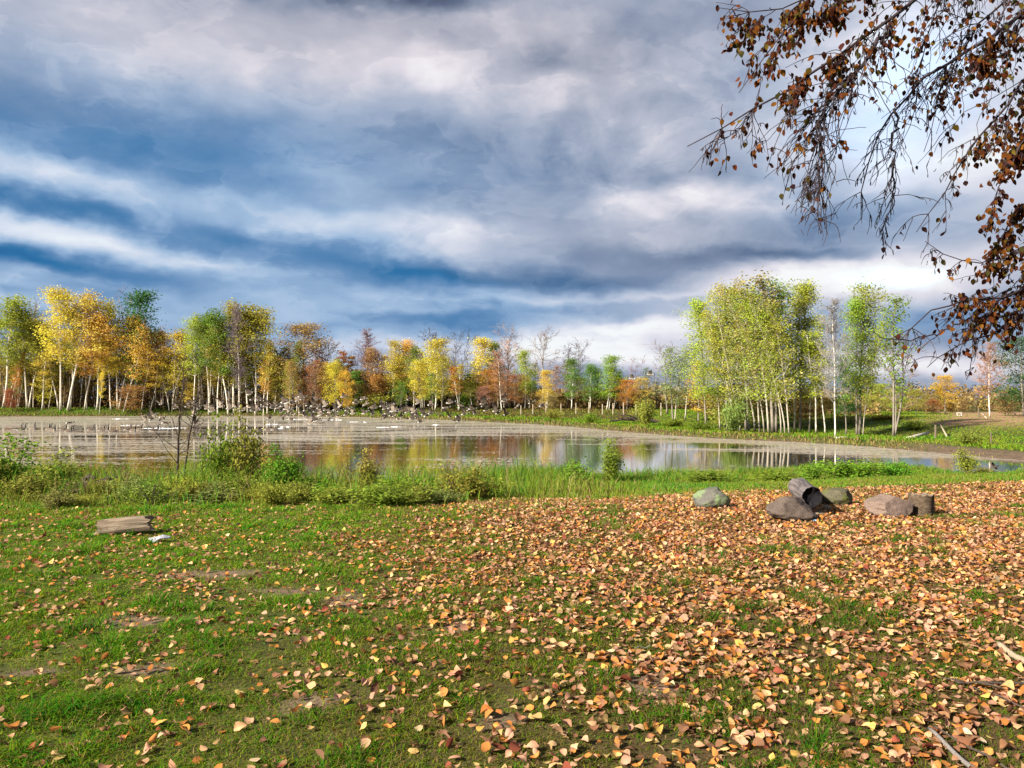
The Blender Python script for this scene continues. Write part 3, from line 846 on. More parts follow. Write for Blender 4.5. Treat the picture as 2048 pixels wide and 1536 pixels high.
#ORD += ['twenty-' + o for o in ORD[1:10]] + ['thirtieth'] + ['thirty-' + o for o in ORD[1:10]] + ['fortieth'] + ['forty-' + o for o in ORD[1:10]] + ['fiftieth'] + ['fifty-' + o for o in ORD[1:10]]
# (base px, depth, top px, top row, kind, colour, crown width px or 0, own words or None)
LEFT = [
 (-28, 120, -20, 640, 'birch', 'yellow', 0), (7, 120, 25, 608, 'birch', 'yellow green', 74), (14, 124, 52, 640, 'poplar', 'yellow green', 50), (20, 119, 40, 705, 'slim', 'orange', 0), (55, 121, 46, 628, 'birch', 'yellow green', 50), (59, 121, 74, 650, 'birch', 'olive', 45),
 (84, 119, 100, 700, 'slim', 'yellow', 40), (122, 119, 126, 590, 'birch', 'yellow', 56), (117, 120, 92, 672, 'birch', 'olive', 40), (136, 119, 169, 594, 'birch', 'orange yellow', 66), (141, 120, 152, 630, 'birch', 'golden', 44),
 (170, 120, 188, 648, 'birch', 'orange yellow', 44), (194, 120, 222, 636, 'birch', 'orange yellow', 56), (199, 118.5, 200, 740, 'slim', 'yellow', 0), (223, 120, 208, 672, 'birch', 'yellow', 40), (236, 121, 230, 618, 'birch', 'yellow', 50), (239, 121, 256, 640, 'birch', 'yellow', 44),
 (248, 120, 292, 660, 'birch', 'orange yellow', 44), (267, 122, 280, 592, 'poplar', 'dark green', 62), (284, 121, 300, 690, 'slim', 'golden', 40), (301, 121, 323, 694, 'slim', 'orange yellow', 44), (310, 123, 312, 672, 'maple', 'orange', 50), (339, 121, 322, 716, 'slim', 'golden', 46), (344, 121, 350, 688, 'slim', 'yellow', 40),
 (352, 123, 366, 668, 'birch', 'golden', 46), (389, 121, 384, 640, 'birch', 'yellow green', 40), (392, 123, 408, 650, 'poplar', 'olive', 40), (418, 120, 413, 638, 'birch', 'green', 40), (436, 120, 424, 660, 'birch', 'olive', 40), (457, 120, 436, 630, 'birch', 'green', 50), (469, 121, 462, 616, 'birch', 'yellow green', 56),
 (480, 119, 472, 618, 'ghost', 'purple grey', 34), (478, 122, 486, 622, 'poplar', 'olive', 66), (511, 120, 504, 628, 'birch', 'yellow green', 60), (496, 121, 498, 660, 'slim', 'yellow green', 44), (527, 119, 524, 704, 'slim', 'orange yellow', 30), (535, 120, 536, 690, 'birch', 'yellow green', 34),
 (66, 128, 66, 618, 'bare', 'purple grey', 40), (254, 128, 252, 620, 'bare', 'purple grey', 34), (26, 117.8, 20, 778, 'bush', 'red', 26), (262, 119, 262, 772, 'bush', 'rust red', 46), (90, 126, 88, 660, 'maple', 'rust red', 50), (330, 129, 330, 676, 'maple', 'golden', 60), (205, 128, 215, 690, 'maple', 'brown', 60), (430, 128, 440, 680, 'maple', 'golden', 60), (150, 128, 140, 690, 'maple', 'golden', 60),
]
MID = [
 (565, 122, 566, 698, 'thin', 'dark green', 46), (580, 123, 578, 720, 'poplar', 'olive', 40), (605, 122, 606, 656, 'maple', 'rust red', 92), (594, 121, 596, 690, 'poplar', 'olive', 26), (617, 120, 616, 736, 'bush', 'red', 26), (640, 124, 640, 690, 'thin', 'pinkish', 40), (654, 125, 654, 688, 'bare', 'pinkish', 40), (660, 120, 662, 738, 'maple', 'brown', 50),
 (686, 120, 686, 694, 'tier', 'red', 40), (702, 121, 702, 704, 'tier', 'orange', 34), (712, 119, 710, 736, 'tier', 'green', 62), (732, 124, 733, 664, 'ghost', 'purple grey', 44), (752, 120, 752, 702, 'poplar', 'rust red', 42), (749, 118, 749, 752, 'bush', 'rust red', 34), (764, 121, 766, 716, 'thin', 'orange', 40),
 (786, 119, 788, 686, 'poplar', 'golden', 34), (812, 120, 815, 686, 'poplar', 'orange yellow', 38), (828, 117, 829, 700, 'birch', 'green', 36), (845, 116, 842, 712, 'ghost', 'grey brown', 20), (862, 124, 862, 672, 'bare', 'dark grey', 74), (871, 113, 873, 684, 'poplar', 'yellow', 56), (906, 122, 908, 678, 'bare', 'dark grey', 50),
 (917, 111, 909, 732, 'slim', 'orange', 36), (918, 111, 926, 730, 'slim', 'golden', 30), (938, 114, 938, 742, 'tier', 'green', 40), (956, 115, 957, 682, 'poplar', 'yellow', 46), (974, 113, 974, 744, 'maple', 'orange', 40), (986, 117, 988, 690, 'poplar', 'green', 34), (1004, 106, 993, 706, 'ghost', 'pinkish', 34), (1008, 106, 1006, 770, 'ghost', 'grey brown', 16),
 (1016, 122, 1018, 676, 'bare', 'purple grey', 50), (1014, 117, 1016, 702, 'bare', 'rust red', 50), (1030, 112, 1030, 754, 'maple', 'red', 46), (1050, 116, 1054, 706, 'poplar', 'yellow green', 32), (885, 122, 886, 720, 'maple', 'golden', 50), (800, 124, 802, 715, 'maple', 'brown', 50), (725, 123, 726, 745, 'maple', 'golden', 46), (640, 121, 634, 745, 'maple', 'olive', 40), (680, 123, 676, 735, 'maple', 'brown', 50), (990, 122, 985, 740, 'maple', 'brown', 50), (550, 121, 552, 715, 'poplar', 'olive', 30),
]
CENTRE = [
 (1072, 118, 1070, 730, 'thin', 'brown', 40), (1086, 108, 1089, 670, 'bare', 'purple grey', 54), (1094, 106, 1096, 744, 'poplar', 'yellow', 30), (1112, 112, 1112, 735, 'thin', 'pinkish', 40), (1134, 110, 1134, 726, 'thin', 'brown', 40), (1143, 106, 1150, 722, 'poplar', 'green', 32), (1154, 116, 1156, 696, 'bare', 'dark grey', 40), (1128, 116, 1136, 700, 'bare', 'dark grey', 40),
 (1180, 105, 1183, 732, 'poplar', 'green', 40), (1192, 108, 1196, 740, 'aspen', 'green', 40), (1213, 103, 1229, 716, 'poplar', 'light green', 46), (1218, 103, 1222, 735, 'slim', 'yellow green', 30), (1227, 104, 1232, 745, 'slim', 'green', 30), (1262, 112, 1262, 724, 'bare', 'purple grey', 34), (1254, 102, 1254, 762, 'maple', 'orange', 36), (1281, 102, 1281, 760, 'maple', 'orange yellow', 38),
 (1292, 102, 1292, 738, 'thin', 'grey green', 46), (1312, 104, 1312, 765, 'thin', 'grey green', 36), (1334, 84, 1330, 708, 'bare', 'grey brown', 46), (1346, 70, 1338, 700, 'thin', 'pale green', 50), (1349, 70, 1362, 694, 'grove', 'pale green', 44), (1370, 74, 1380, 690, 'grove', 'grey green', 44), (1100, 99, 1100, 790, 'bush', 'brown', 34), (1240, 107, 1240, 760, 'maple', 'brown', 40), (1165, 112, 1165, 760, 'maple', 'brown', 40),
 (1397, 62, 1397, 726, 'thin', 'golden', 44),
]
RIGHT = [
 (1412, 60, 1404, 612, 'aspen', 'yellow green', 56), (1440, 58, 1424, 640, 'grove', 'olive', 46), (1455, 57, 1440, 640, 'aspen', 'green', 60), (1468, 56, 1446, 618, 'grove', 'yellow green', 62), (1480, 56, 1462, 594, 'grove', 'yellow green', 62), (1492, 57, 1480, 588, 'aspen', 'olive', 70), (1498, 55, 1474, 600, 'grove', 'pale green', 62),
 (1510, 56, 1494, 578, 'grove', 'yellow green', 70), (1519, 54, 1500, 600, 'grove', 'light green', 62), (1528, 54, 1510, 572, 'grove', 'olive', 62), (1537, 53, 1520, 590, 'grove', 'yellow green', 70), (1546, 53, 1530, 562, 'thin', 'brown', 80), (1552, 54, 1556, 575, 'aspen', 'light green', 70), (1562, 53, 1538, 590, 'grove', 'yellow green', 62), (1570, 52, 1548, 600, 'grove', 'light green', 62), (1578, 52, 1552, 612, 'grove', 'yellow green', 54),
 (1588, 56, 1592, 576, 'grove', 'olive', 62), (1600, 56, 1604, 580, 'aspen', 'yellow green', 64), (1450, 60, 1448, 776, 'bush', 'olive', 64), (1490, 60, 1490, 792, 'bush', 'brown', 54), (1530, 60, 1528, 778, 'bush', 'olive', 70), (1566, 59, 1566, 794, 'bush', 'grey green', 60), (1598, 60, 1598, 786, 'bush', 'golden', 50), (1662, 60, 1662, 800, 'bush', 'olive', 44), (1700, 58, 1700, 808, 'bush', 'brown', 50),
 (1612, 58, 1612, 792, 'maple', 'red', 50), (1618, 54, 1622, 640, 'grove', 'light green', 46), (1632, 53, 1630, 670, 'slim', 'yellow green', 44), (1638, 58, 1640, 796, 'maple', 'rust red', 46), (1650, 53, 1648, 690, 'birch', 'yellow green', 44),
 (1670, 47.5, 1668, 608, 'ghost', 'purple grey', 50), (1692, 50, 1690, 720, 'aspen', 'dark green', 36), (1713, 49.5, 1712, 612, 'aspen', 'light green', 50), (1718, 50, 1738, 578, 'aspen', 'light green', 66), (1725, 49, 1752, 640, 'grove', 'light green', 43), (1786, 48, 1790, 604, 'thin', 'green', 52), (1788, 48.6, 1824, 690, 'bare', 'grey brown', 70),
]
FARR = [
 (1760, 74, 1760, 770, 'maple', 'yellow green', 50), (1800, 78, 1800, 776, 'maple', 'light green', 50), (1832, 76, 1834, 782, 'maple', 'olive', 46), (1858, 80, 1858, 790, 'maple', 'brown', 30), (1866, 78, 1866, 800, 'bush', 'red', 30), (1890, 82, 1890, 754, 'maple', 'golden', 36), (1876, 83, 1878, 775, 'aspen', 'dark green', 24), (1900, 84, 1902, 808, 'bush', 'orange', 26), (1925, 92, 1926, 800, 'bush', 'brown', 60), (1950, 92, 1950, 795, 'bare', 'grey brown', 40),
 (1979, 62, 1978, 690, 'ghost', 'pinkish', 84), (2010, 70, 2010, 792, 'bush', 'brown', 60), (2046, 68, 2044, 686, 'maple', 'dark green', 80), (2030, 72, 2026, 780, 'bush', 'dark green', 50), (2090, 70, 2090, 700, 'maple', 'dark green', 80), (1945, 86, 1945, 812, 'bush', 'grey green', 40),
]
er = np.random.default_rng(12)
for k in range(22):                                  # young growth under the left wood
    px = float(er.uniform(-20, 560)); LEFT.append((px, 121.5 + float(er.uniform(0, 4)), px + float(er.uniform(-14, 14)), float(er.uniform(702, 775)), ('slim', 'birch', 'maple', 'bush', 'thin')[int(er.integers(0, 5))], ('yellow', 'golden', 'olive', 'yellow green', 'orange yellow', 'brown')[int(er.integers(0, 6))], float(er.uniform(22, 46))))
for k in range(22):
    px = float(er.uniform(560, 1060)); MID.append((px, 114 + float(er.uniform(0, 6)) if px < 850 else 108 + float(er.uniform(0, 6)), px + float(er.uniform(-8, 8)), float(er.uniform(715, 775)), ('poplar', 'birch', 'maple', 'thin', 'thin')[int(er.integers(0, 5))], ('yellow', 'golden', 'olive', 'pinkish', 'rust red', 'brown', 'green')[int(er.integers(0, 7))], float(er.uniform(22, 44))))
ZONES = [('left', LEFT, 'in the left birch wood', 'trees of the birch wood on the left'),
         ('middle', MID, 'of trees behind the geese', 'trees of the mixed wood behind the geese'),
         ('centre', CENTRE, 'behind the low fence posts', 'trees along the wood edge behind the fence'),
         ('right', RIGHT, 'of the right bank grove', 'trees of the leaning grove on the right bank'),
         ('far', FARR, 'along the brown field edge', 'trees along the far side of the field')]
TREE_ROWS = []
tr = np.random.default_rng(77)
for zname, rows, where, grp in ZONES:
    rows = sorted(rows, key=lambda q: q[0])
    for i, (px, d, tpx, ty, kind, colr, wpx) in enumerate(rows):
        x, y, z = at(px, d)
        rowb = row_of(z, d)
        Hh = (rowb - ty) * d / F
        var = PROTO[kind][int(tr.integers(0, len(PROTO[kind])))]
        tm, cm, H0, W0 = var
        sz = Hh / H0 * (1.0 if kind not in ('bush',) else 0.9)
        sw = sz * float(tr.uniform(0.9, 1.1))
        if wpx: sw = float(np.clip((wpx * d / F) / W0, sz * 0.6, sz * 1.9))
        lean = math.atan2((tpx - px) * d / F, Hh)
        name = {'birch': 'birch_tree', 'slim': 'birch_tree', 'ghost': 'birch_tree', 'grove': 'poplar_tree', 'aspen': 'aspen_tree', 'poplar': 'poplar_tree', 'maple': 'maple_tree', 'tier': 'pine_tree' if False else 'tiered_tree', 'bare': 'bare_tree', 'thin': 'half_bare_tree', 'bush': 'bush'}[kind]
        root = empty(name, (x, y, z - 0.03))
        rz = float(tr.uniform(0, 6.28))
        curv = {'grove': True}.get(kind, False)
        if curv:
            rz = math.pi + float(tr.uniform(-.5, .5)) if tpx < px else float(tr.uniform(-.5, .5))
            lean *= 0.45
        M = Matrix.Rotation(lean, 4, 'Y') @ Matrix.Rotation(rz, 4, 'Z')
        root.rotation_euler = M.to_euler()
        root.scale = (sw, sw, sz)
        t1 = obj('trunk', tm, root); c1 = obj('crown', cm, root)
        cc = np.array(CO[colr]) * tr.uniform(0.86, 1.14, 3)
        c1.color = (*cc, 1)
        hgt = 'tall ' if ty < 640 else ('short ' if ty > 735 else '')
        ln = '' if abs(lean) < 0.06 else (' leaning left' if lean < 0 else ' leaning right')
        label = f"{hgt}{colr} {KIND[kind]}{ln}, {ORD[i + 1]} from the left {where}"
        tag(root, label, 'bush' if kind == 'bush' else 'tree', grp)

# far-off woodland filling in behind the separate trees
def far_wood():
    rng = np.random.default_rng(5)
    V = []; Ls = []; Ss = []; Cs = []; base = 0
    def cards(n, px0, px1, d0, d1, zmax, pw, cols, size):
        px = rng.uniform(px0, px1, n); d = rng.uniform(d0, d1, n)
        x = gx(px, d); zt = zmax * (0.55 + 0.6 * vnoise(x, d * 0, 2.6, 3, 3))
        z = LAWN + zt * rng.uniform(0, 1, n) ** pw
        v, l, s, val = leaf_cards(np.stack([x, d, z], 1), size, rng)
        t = np.clip(vnoise(x, z * 1.3 + d, 3.0, 17, 2) * .8 + rng.uniform(-.1, .35, n), 0, 1)
        return v, l, s, palette(t, cols)
    brown = [(0, (0.08, 0.052, 0.024)), (0.4, (0.19, 0.125, 0.05)), (0.7, (0.33, 0.23, 0.08)), (1, (0.40, 0.34, 0.07))]
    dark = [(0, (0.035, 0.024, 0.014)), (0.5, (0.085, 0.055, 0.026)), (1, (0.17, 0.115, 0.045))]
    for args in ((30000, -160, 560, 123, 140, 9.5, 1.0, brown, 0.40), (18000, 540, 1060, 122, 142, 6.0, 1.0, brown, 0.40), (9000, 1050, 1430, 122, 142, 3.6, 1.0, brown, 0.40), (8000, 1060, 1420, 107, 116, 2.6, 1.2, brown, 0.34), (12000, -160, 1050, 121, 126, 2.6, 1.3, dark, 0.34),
                 (9000, 1720, 2300, 92, 110, 3.4, 1.2, brown, 0.32), (5000, 1400, 1760, 70, 90, 3.0, 1.2, brown, 0.26)):
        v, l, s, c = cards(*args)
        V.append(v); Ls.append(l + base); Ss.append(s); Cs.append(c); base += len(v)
    # slim stems standing among the brush
    n = 1100
    px = rng.uniform(-160, 1420, n); d = rng.uniform(120.5, 136, n); x = gx(px, d); h = rng.uniform(3, 8.5, n); w = rng.uniform(0.03, 0.075, n)
    h = np.where(px > 1050, h * .6, h)
    lx = rng.normal(0, .09, n) * h
    q = np.zeros((n, 6, 3)); 
    for k, (a_, b_) in enumerate(((-1, -0.6), (1, -0.6), (0, 1.0))):
        q[:, k] = np.stack([x + a_ * w, d + b_ * w, np.full(n, LAWN)], 1)
        q[:, k + 3] = np.stack([x + lx + a_ * w * .4, d + b_ * w * .4, LAWN + h], 1)
    bi = (np.arange(n) * 6)[:, None]
    l = (np.concatenate([bi + np.array(f) for f in ((0, 1, 4, 3), (1, 2, 5, 4), (2, 0, 3, 5))], 1)).ravel() + base
    V.append(q.reshape(-1, 3)); Ls.append(l); Ss.append(np.full(n * 3, 4))
    Cs.append(np.repeat(palette(rng.uniform(0, 1, n), [(0, (0.09, 0.065, 0.045)), (0.5, (0.26, 0.21, 0.15)), (1, (0.62, 0.55, 0.42))]), 3, axis=0))
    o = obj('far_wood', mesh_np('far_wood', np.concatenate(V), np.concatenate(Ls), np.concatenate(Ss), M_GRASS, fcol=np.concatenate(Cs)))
    tag(o, 'brown autumn undergrowth and far woodland behind the separate trees', 'woodland', kind='stuff')
far_wood()
# ------------------------------------------------------------------ fallen leaves
def W3(px, py, d):
    return np.array([gx(px, d), d, CAM_Z + (HZ - py) * d / F])
LEAFC = {'pale yellow': (0.66, 0.44, 0.17), 'tan': (0.58, 0.35, 0.18), 'pinkish tan': (0.55, 0.29, 0.18), 'orange': (0.56, 0.225, 0.06), 'golden': (0.68, 0.40, 0.10), 'brown': (0.28, 0.14, 0.075), 'dark red': (0.27, 0.075, 0.045), 'cream': (0.66, 0.50, 0.29)}
LEAFN = list(LEAFC)
LEAFP = np.array([0.08, 0.16, 0.19, 0.20, 0.04, 0.26, 0.05, 0.02]); LEAFP /= LEAFP.sum()
def leaf_grid(L, wd, fold, curl, twist, rng, ns=5, nu=3):
    """(n, ns*nu, 3) ovate leaf surfaces folded on the midrib and curled"""
    n = len(L)
    s = np.linspace(-1, 1, ns); prof = np.interp(s, [-1, -.8, -.5, -.1, .3, .65, .88, 1], [.10, .62, .92, 1.0, .80, .48, .2, .02])
    us = np.linspace(-1, 1, nu)
    v = np.zeros((n, ns, nu, 3)); sk = rng.uniform(-.12, .12, n)
    for i in range(ns):
        wob = 1 + rng.uniform(-.10, .10, n)
        for j, u in enumerate(us):
            v[:, i, j, 0] = L / 2 * s[i]
            v[:, i, j, 1] = u * prof[i] * wd / 2 * (wob if abs(u) > .9 else 1) + sk * L * s[i] ** 2 * .5
            v[:, i, j, 2] = L * (fold * abs(u) ** 1.4 * prof[i] * 0.45 + curl * (s[i] ** 2) * 0.5 + twist * s[i] * u * prof[i] * 0.35) + (rng.uniform(-.03, .03, n) * L if abs(u) > .9 else 0)
    return v.reshape(n, ns * nu, 3)
def leaf_faces(ns, nu): return np.array([(i * nu + j, (i + 1) * nu + j, (i + 1) * nu + j + 1, i * nu + j + 1) for i in range(ns - 1) for j in range(nu - 1)])
LEAFF = leaf_faces(5, 3); LEAFH = leaf_faces(9, 5)
def rot_mats(az, tilt, taz):
    n = len(az); ca, sa = np.cos(az), np.sin(az)
    Rz = np.zeros((n, 3, 3)); Rz[:, 0, 0] = ca; Rz[:, 0, 1] = -sa; Rz[:, 1, 0] = sa; Rz[:, 1, 1] = ca; Rz[:, 2, 2] = 1
    kx, ky = np.cos(taz), np.sin(taz); c, s = np.cos(tilt), np.sin(tilt)
    T = np.zeros((n, 3, 3))
    T[:, 0, 0] = c + kx * kx * (1 - c); T[:, 0, 1] = kx * ky * (1 - c); T[:, 0, 2] = ky * s
    T[:, 1, 0] = kx * ky * (1 - c); T[:, 1, 1] = c + ky * ky * (1 - c); T[:, 1, 2] = -kx * s
    T[:, 2, 0] = -ky * s; T[:, 2, 1] = kx * s; T[:, 2, 2] = c
    return T @ Rz
def leaf_mat(name, src):
    t = NT(name)
    col = t.attr('col') if src == 'attr' else t.n('ShaderNodeObjectInfo').outputs['Color']
    nz = t.noise(t.pos(), 70.0, 3, 0.6)
    c = t.mix(t.ramp(nz, [(0.5, 0.0), (0.8, 1.0)]), col, t.mix(0.5, col, (0.16, 0.06, 0.02)))
    return t.done(t.leafy(c, 0.22))
M_LEAF = leaf_mat('fallen_leaf', 'attr'); M_LEAF1 = leaf_mat('fallen_leaf_near', 'obj')
LR = np.random.default_rng(2024)
def scatter_leaves():
    n = 300000
    x, y = wedge(n, 2.2, 14.5, 0.70, 2.6, 0.78)
    lt = litter(x, y)
    clus = vnoise(x, y, 0.33, 81, 3)
    lit2 = lt * (0.25 + 0.75 * sstep(0.5, 5.5, y + 1.1 * x)) * (0.40 + 0.70 * sstep(0.36, 0.62, clus))
    sparse = 0.088 * (1 - 0.6 * sstep(8.5, 12.0, y)) * (0.45 + 1.2 * sstep(0.4, 0.7, clus))
    gap = 1 - 0.5 * np.exp(-(((x + 1.5) / 1.2) ** 2 + ((y - 9) / 2.0) ** 2))
    dens = np.clip(np.maximum(lit2 * (0.46 + 0.44 * sstep(4.5, 7.5, y)), sparse * gap) , 0, 1) * np.clip(y / 8.0, .0, 1) ** 0.28
    keep = LR.uniform(0, 1, n) < dens
    x, y = x[keep], y[keep]
    return x, y
lx, ly = scatter_leaves()
nl = len(lx); print('leaves', nl)
lz, ls_ = terrain_full(lx, ly)
lk = LR.choice(len(LEAFN), nl, p=LEAFP)
lL = np.clip(LR.normal(0.045, 0.010, nl), 0.022, 0.068); lW = lL * LR.uniform(0.62, 0.86, nl)
lfold = LR.normal(0.10, 0.32, nl); lcurl = LR.normal(0.06, 0.30, nl); ltw = LR.normal(0, 0.35, nl)
laz = LR.uniform(0, 6.28, nl); ltilt = np.abs(LR.normal(0, 0.48, nl)); ltaz = LR.uniform(0, 6.28, nl)
lup = 0.003 + 0.020 * LR.uniform(0, 1, nl) + 0.35 * lL * np.sin(ltilt)
size_px = lL / ly
inview = (np.abs(lx / ly) < 0.638) & (ly > 3.30)
order = np.argsort(-np.where(inview, size_px, 0))
near_i = order[:300]; rest = np.ones(nl, bool); rest[near_i] = False
col = np.array([LEAFC[k] for k in LEAFN])[lk] * (0.46 + 0.67 * LR.uniform(0, 1, (nl, 1)) ** 0.8) * LR.uniform(0.94, 1.06, (nl, 3))  # random leaf tone, its dark end painting in shadow among the leaves
G_ = leaf_grid(lL, lW, lfold, lcurl, ltw, LR)
RM = rot_mats(laz, ltilt, ltaz)
GW = np.einsum('nij,nkj->nki', RM, G_) + np.stack([lx, ly, lz + lup], 1)[:, None, :]
m = int(rest.sum())
lo_ = (np.arange(m) * 15)[:, None, None] + LEAFF[None]
fallen = obj('leaf_litter', mesh_np('leaf_litter', GW[rest].reshape(-1, 3), lo_.ravel(), np.full(m * 8, 4), M_LEAF, smooth=True, fcol=np.repeat(col[rest], 8, axis=0)))
tag(fallen, 'orange, tan and yellow fallen leaves strewn thickly over the lawn', 'leaves', kind='stuff')
# the nearest leaves, one object each, from a set of leaf shapes
leafset = []
NS = 40
gs = leaf_grid(np.full(NS, 1.0), LR.uniform(.62, .86, NS), LR.normal(.1, .38, NS), LR.normal(.06, .36, NS), LR.normal(0, .5, NS), LR, 9, 5)
for k in range(NS):
    flat = float(np.ptp(gs[k][:, 2])) < 0.36
    leafset.append((mesh_np('fallen_leaf', gs[k], LEAFH.ravel(), np.full(32, 4), M_LEAF1, smooth=True), flat))
for i in near_i:
    k = int(LR.integers(0, NS))
    me, flat = leafset[k]
    o = obj('fallen_leaf', me)
    Mx = Matrix(RM[i].tolist()).to_4x4()
    o.rotation_euler = Mx.to_euler(); o.scale = (float(lL[i]),) * 3
    o.location = (lx[i], ly[i], lz[i] + lup[i]); o.color = (*col[i], 1)
    q = lx[i] / ly[i]
    place = 'in the front left corner of the lawn' if q < -0.38 else 'left of centre in the front grass' if q < -0.13 else 'in the middle of the front grass' if q < 0.13 else 'right of centre in the front grass' if q < 0.38 else 'beside the sticks in the front right corner'
    big_ = 'large' if lL[i] > 0.058 else 'small' if lL[i] < 0.049 else 'medium'
    tag(o, f"{big_} {'flat' if flat else 'curled'} {LEAFN[lk[i]]} fallen leaf {place}", 'leaf', 'fallen leaves nearest in front')

# ------------------------------------------------------------------ stones and logs
from mathutils import noise as mn
import bmesh
def ico(sub):
    bm = bmesh.new(); bmesh.ops.create_icosphere(bm, subdivisions=sub, radius=1.0)
    v = np.array([q.co[:] for q in bm.verts]); f = [[w.index for w in p.verts] for p in bm.faces]; bm.free()
    return v, f
def stone_mesh(name, dims, seed, mat, rough=0.16, cuts=(), sub=5, fine=0.055):
    v, f = ico(sub)
    for nrm, d in cuts:                       # flat broken faces
        nrm = np.array(nrm, float); nrm /= np.linalg.norm(nrm)
        over = np.maximum(v @ nrm - d, 0); v = v - over[:, None] * nrm * 0.93
    out_ = []
    for p in v:
        q = Vector(p)
        k = 1 + rough * mn.noise(q * 1.3 + Vector((seed, 0, 0))) + fine * mn.noise(q * 4.5 + Vector((0, seed, 0))) + fine * .5 * mn.noise(q * 11 + Vector((0, 0, seed)))
        out_.append(p * k)
    v = np.array(out_) * np.array(dims) / 2
    v[:, 2] -= v[:, 2].min()
    return mesh_np(name, v, np.array(f).ravel(), np.full(len(f), 3), mat, smooth=True)
def stone_mat(name, c0, c1, lichen=None, lam=0.5):
    t = NT(name); o = t.coord()
    n1 = t.noise(o, 9, 6, 0.65); n2 = t.noise(o, 60, 4, 0.6); n3 = t.noise(o, 5.0, 5, 0.7, 0.6)
    c = t.mix(n1, c0, c1)
    c = t.mix(t.ramp(n2, [(0.35, 0.55), (0.6, 0.0)]), c, (c0[0] * .5, c0[1] * .5, c0[2] * .5))
    if lichen: c = t.mix(t.ramp(n3, [(lam, 0.0), (lam + 0.1, 1.0)]), c, t.mix(n2, lichen, tuple(q * .5 for q in lichen)))
    return t.done(t.bsdf(c, 0.9, 0.15, t.bump(t.math('ADD', n1, t.math('MULTIPLY', n2, 0.5)), 0.7, 0.02)))
MS_LICH = stone_mat('lichen_stone', (0.06, 0.055, 0.045), (0.19, 0.18, 0.15), (0.20, 0.26, 0.13), 0.48)
MS_RED = stone_mat('red_brown_stone', (0.055, 0.042, 0.034), (0.165, 0.125, 0.10), (0.20, 0.17, 0.14), 0.6)
MS_PINK = stone_mat('pinkish_stone', (0.11, 0.072, 0.056), (0.29, 0.215, 0.17), (0.08, 0.052, 0.04), 0.57)
MS_MOSS = stone_mat('mossy_stone', (0.055, 0.05, 0.03), (0.15, 0.135, 0.085), (0.11, 0.12, 0.03), 0.5)
MS_SMALL = stone_mat('small_stone', (0.14, 0.12, 0.08), (0.30, 0.26, 0.18), (0.15, 0.17, 0.06), 0.55)
def stone(px, d, dims, seed, mat, label, rz=0.0, name='boulder', cat='boulder', group='stones around the fire place', sink=0.03, tilt=0.0, **kw):
    x, y, z = at(px, d)
    o = obj(name, stone_mesh(name, dims, seed, mat, **kw), None, (x, y, z - sink)); o.rotation_euler = (0, tilt, rz)
    return tag(o, label, cat, group)
stone(1425, 11.1, (0.50, 0.40, 0.33), 3.1, MS_LICH, 'grey boulder with pale green lichen, standing apart left of the other stones', rough=0.16, cuts=[((-0.55, -0.6, 0.55), 0.72), ((0.85, -0.1, 0.5), 0.78), ((0, 0, 1), 0.86)], tilt=-0.12)
stone(1580, 9.9, (0.60, 0.42, 0.31), 7.7, MS_RED, 'large red-brown boulder in front of the propped charred log', rough=0.14, cuts=[((0.75, -0.35, 0.55), 0.66), ((-0.8, -0.2, 0.35), 0.8), ((0.1, -0.9, 0.3), 0.72)], tilt=0.10)
stone(1672, 11.3, (0.46, 0.40, 0.29), 12.2, MS_MOSS, 'dark mossy boulder just right of the propped log', rough=0.14, cuts=[((0, 0, 1), 0.8), ((0.8, -.5, .2), .8)])
stone(1777, 10.2, (0.62, 0.45, 0.335), 21.9, MS_PINK, 'pinkish boulder with a broken front face beside the stump', rough=0.10, cuts=[((0.35, -0.85, 0.22), 0.50), ((-0.5, -0.25, 0.8), 0.62), ((0.55, 0.1, 0.8), 0.66), ((-0.9, -0.5, 0.1), 0.74)])
stone(1652, 10.75, (0.13, 0.12, 0.10), 31, MS_SMALL, 'small round tan stone in front of the mossy boulder', name='stone', cat='stone', sub=3)
stone(1636, 10.35, (0.17, 0.11, 0.08), 37, MS_SMALL, 'small flat stone right of the red-brown boulder', name='stone', cat='stone', sub=3)
stone(1712, 10.6, (0.12, 0.10, 0.06), 39, MS_SMALL, 'small stone half hidden in leaves between mossy and pinkish boulders', name='stone', cat='stone', sub=3)

def wood_mat(name, c0, c1, axis_scale=(2, 30, 30)):
    t = NT(name); o = t.coord()
    n1 = t.noise(t.mapv(o, axis_scale), 1.0, 6, 0.65, 0.4); n2 = t.noise(o, 14, 4, 0.6)
    c = t.mix(t.ramp(n1, [(0.3, 0.0), (0.7, 1.0)]), c0, c1)
    c = t.mix(t.ramp(n2, [(0.58, 0.0), (0.72, 0.8)]), c, tuple(q * 0.35 for q in c0))
    return t.done(t.bsdf(c, 0.9, 0.1, t.bump(n1, 0.9, 0.02)))
MW_GREY = wood_mat('weathered_grey_wood', (0.040, 0.033, 0.031), (0.215, 0.185, 0.18))
MW_TAN = wood_mat('weathered_tan_wood', (0.05, 0.034, 0.022), (0.36, 0.28, 0.20))
MW_STUMP = wood_mat('stump_wood', (0.035, 0.026, 0.018), (0.14, 0.10, 0.065), (30, 30, 2))
MW_END = wood_mat('sawn_end', (0.11, 0.08, 0.055), (0.30, 0.23, 0.16), (20, 20, 20))
def char_mat():
    t = NT('charred_wood'); n = t.noise(t.coord(), 30, 4, 0.6)
    return t.done(t.bsdf(t.ramp(n, [(0.3, (0.004, 0.004, 0.006)), (0.7, (0.016, 0.014, 0.016))]), 0.9, 0.1, t.bump(n, 0.6, 0.02)))
MW_CHAR = char_mat()
